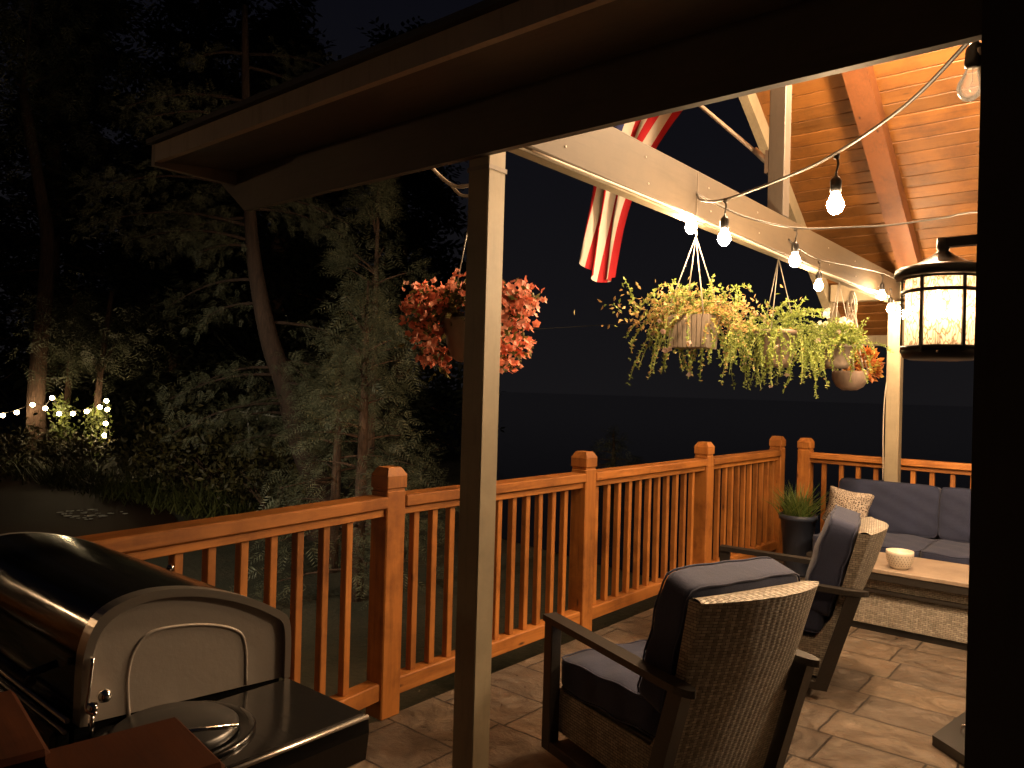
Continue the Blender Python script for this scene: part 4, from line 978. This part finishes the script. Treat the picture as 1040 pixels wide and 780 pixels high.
pts = [(-24.8, 6.2, .55), (-23.64, 6.97, 0.51), (-23.36, 7.21, 0.6), (-23.04, 7.48, 0.82), (-22.77, 7.7, 0.73), (-22.63, 7.81, 1.02), (-22.48, 7.94, 0.6), (-22.2, 8.18, 0.61), (-21.92, 8.42, 0.68), (-21.64, 8.64, 0.81), (-21.51, 8.75, 0.98), (-21.49, 8.77, 0.75), (-21.52, 8.75, 0.37), (-21.54, 8.74, 0.05)]
MB().tube([Vector(p)-fs2.location+Vector((0, 0, .06)) for p in pts], .01, 5).build('cord', cordm, fs2)
for p in pts:
    r_ = .06; MB().lathe([(0, -r_), (r_*.7, -r_*.7), (r_, 0), (r_*.7, r_*.7), (0, r_)], n=10).build('globe', farb, fs2, loc=Vector(p)-fs2.location)
# tall dark conifers forming the black treeline
def conifer(x, y, h, r, n, label, sz=.9):
    t = tree_thing('tall_conifer', (x, y, -1.02), label, group='tall dark conifers behind the pond'); tm = MB(); tm.tube([(0, 0, 0), (0, 0, h*.5), (0, 0, h)], [.35, .25, .03], 8); fo = MB()
    nb = int(h*3.2)
    for i in range(nb):
        u = i/nb; z = h*(.08+.92*u); R_ = r*(1-u)**.8*random.uniform(.75, 1.1)+.15; a = i*2.4
        e = Vector((R_*cos(a), R_*sin(a), z-.25*R_)); tm.tube([(0, 0, z), e], [.05, .015], 4, cap=False)
        for k_ in range(int(n/nb)):
            q = random.uniform(.15, 1); p = Vector((0, 0, z)).lerp(e, q)+rv(.28); spray(fo, p, Vector((cos(a), sin(a), -.3))+rv(.5), sz*random.uniform(.6, 1.2), 4, .6)
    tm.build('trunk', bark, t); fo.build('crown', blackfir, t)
random.seed(31)
CN = [(-33, 5, 27, 4.5), (-31, 10.5, 28, 4.5), (-30, 15.5, 28, 3.8), (-36, 19.5, 17.5, 2.6), (-29, 20.5, 14.5, 3.6), (-22, 19.5, 16, 3.8), (-36, 13, 24, 4.5), (-22.5, 14.5, 15, 3.0), (-28, 1, 25, 4.2), (-25.5, 12.5, 12.5, 2.6)]
LB = ['tall black conifer at the far left edge, left of the lit trunk', 'tall black conifer directly behind the lit curved trunk', 'tall black conifer left of the dark patch of open sky', 'slim dark conifer spire in the gap of open sky', 'dark conifer right of the open sky gap, above the eave', 'dark conifer behind the crown of the leaning tree', 'dark conifer behind the ivy-hung tree, deepest in the treeline', 'dark conifer behind the orange begonia basket, nearest the beige post', 'black conifer beyond the hood of the grill, off to the left', 'shorter dark conifer beneath the distant house lights']
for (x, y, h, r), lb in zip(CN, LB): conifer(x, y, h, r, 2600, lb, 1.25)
# shrubs and tall grasses on the far bank
def shrub(x, y, h, R_, n, label, m_=shrubm, L=.16):
    fo = MB(); tm = MB()
    for i in range(9):
        a = random.random()*2*pi; e = Vector((R_*.8*cos(a), R_*.8*sin(a), h*random.uniform(.5, .9))); tm.tube([(0, 0, 0), e*.6+Vector((0, 0, .1)), e], [.025, .015, .006], 5)
        for k_ in range(n//9): leaf(fo, e+rv(.28*R_), rv(1)+Vector((0, 0, .3)), L*random.uniform(.6, 1.2), L*.5)
    t = tree_thing('garden_shrub', (x, y, -1.02), label, 'shrub', 'shrubs on the pond bank'); tm.build('stems', bark, t); fo.build('leaves', m_, t)
random.seed(12)
SH = [(-17.2, 8.9, 1.25, 1.3), (-15.6, 8.4, 1.5, 1.2), (-14.6, 8.5, 1.4, 1.1), (-22.5, 6.4, 1.2, 1.0), (-23.6, 5.6, 1.3, .9), (-12.6, 8.2, 1.2, .9), (-21.4, 8.0, .9, .7)]
for (x, y, h, R_), lb in zip(SH, ['olive shrub at the left end of the bank right of the lit trees', 'rust-olive shrub in the middle of the far bank', 'olive shrub below the pale twig, left of the leaning trunk', 'green shrub at the foot of the tall lit trunk', 'green shrub at the far left edge of the pond', 'dark shrub close to the base of the leaning trunk', 'small shrub between the lit trunk and the ivy-hung tree']): shrub(x, y, h, R_, 900, lb)
gb = MB(); random.seed(3)
for i in range(5200):
    u = random.random(); x = -23.5+10.5*u+random.gauss(0, .6); y = 7.0+1.3*u*.6+random.gauss(0, .35)+.3; h = random.uniform(.18, .62)*(1+.5*sin(x*2.1)); a = random.random()*6.28; b_ = Vector((cos(a)*.8*h, sin(a)*.8*h, h*random.uniform(.5, 1))); s_ = Vector((-sin(a), cos(a), 0))*.014; p = Vector((x, y, -1.03))
    gb.add([p-s_, p+s_, p+b_*.6+Vector((0, 0, .1*h))+s_*.6, p+b_*.6+Vector((0, 0, .1*h))-s_*.6, p+b_], [(0, 1, 2, 3), (3, 2, 4)])
tag(gb.build('bank_grass', grassm), 'tall arching grass along the pond bank below the string lights', 'grass', kind='stuff')
lg = MB().tube(bez([(-16.9, 7.3, -.92), (-16.93, 8.0, -.72), (-16.9, 8.8, -.5)], 12), [.04-.002*i for i in range(13)], 8).tube([(-16.93, 8.2, -.68), (-17.0, 8.6, -.4)], .015, 5).build('fallen_branch', bark)
tag(lg, 'bare fallen branch slanting down to the pond edge', 'branch')
# small pale flecks scattered over the pond
ly = MB(); random.seed(8)
for i in range(34):
    c = Vector((-15.3+random.gauss(0, .34), 5.85+random.gauss(0, .26), -.985)); r_ = random.uniform(.03, .075); a0 = random.random()*6
    ly.add([c]+[c+Vector((r_*cos(a0+k_*.55), r_*sin(a0+k_*.55), .012)) for k_ in range(11)], [(0, k_+1, k_+2) for k_ in range(10)])
tag(ly.build('pale_flecks', whitep), 'patch of small pale flecks lying on the dark pond', 'lily pads', kind='stuff')
tw = MB(); random.seed(4)
for i in range(26):
    p = Vector((-14.7, 9.2, .95))+Vector((.767, .641, 0))*(.7*random.random()-.35)*1.0+rv(.07)
    flower(tw, p, rv(1), random.uniform(.02, .045), 4)
tw.tube([(-15.1, 8.9, .95), (-14.4, 9.5, .85)], .012, 5).tube([(-15.0, 9.0, .95), (-14.9, 9.3, -1.02)], .018, 5)
tag(tw.build('flowering_twig', whitep), 'pale flowering twig glimmering above the olive shrubs', 'twig')
# distant house with a row of lit windows
dh = empty('distant_house', (-62, 26.5, -1.02), math.atan2(.641, .767), label='distant dark house on the hill with a row of tiny lit windows', cat='house')
MB().box(-5, 5, .1, 7, 0, 7.6).build('wall', dkside, dh); MB().prism([(-.4, 7.6), (7.5, 7.6), (3.5, 10)], -5.4, 5.4, 'x').build('roof', dkside, dh, recalc=True)
for x_, z_, s_ in ((-.95, 6.65, .10), (-.5, 6.6, .10), (.0, 6.5, .20), (.65, 6.45, .13)): MB().box(x_-s_, x_+s_, .05, .098, z_-s_, z_+s_).build('lit_window', farwin, dh)
isl = MB().lathe([(1.1, -1.02), (.8, -.96), (0, -.93)], c=(-11.6, 18.4, 0), n=20).build('islet', soil); tag(isl, kind='structure')
# faint low tree out beyond the middle of the railing
random.seed(44)
bushy((-11.6, 18.4, -1.0), 1.5, .9, 500, 'faint small shrubby tree far out in the dark, beyond the middle of the railing', 'distant_tree', sz=.3)

print('built', len(bpy.data.objects))
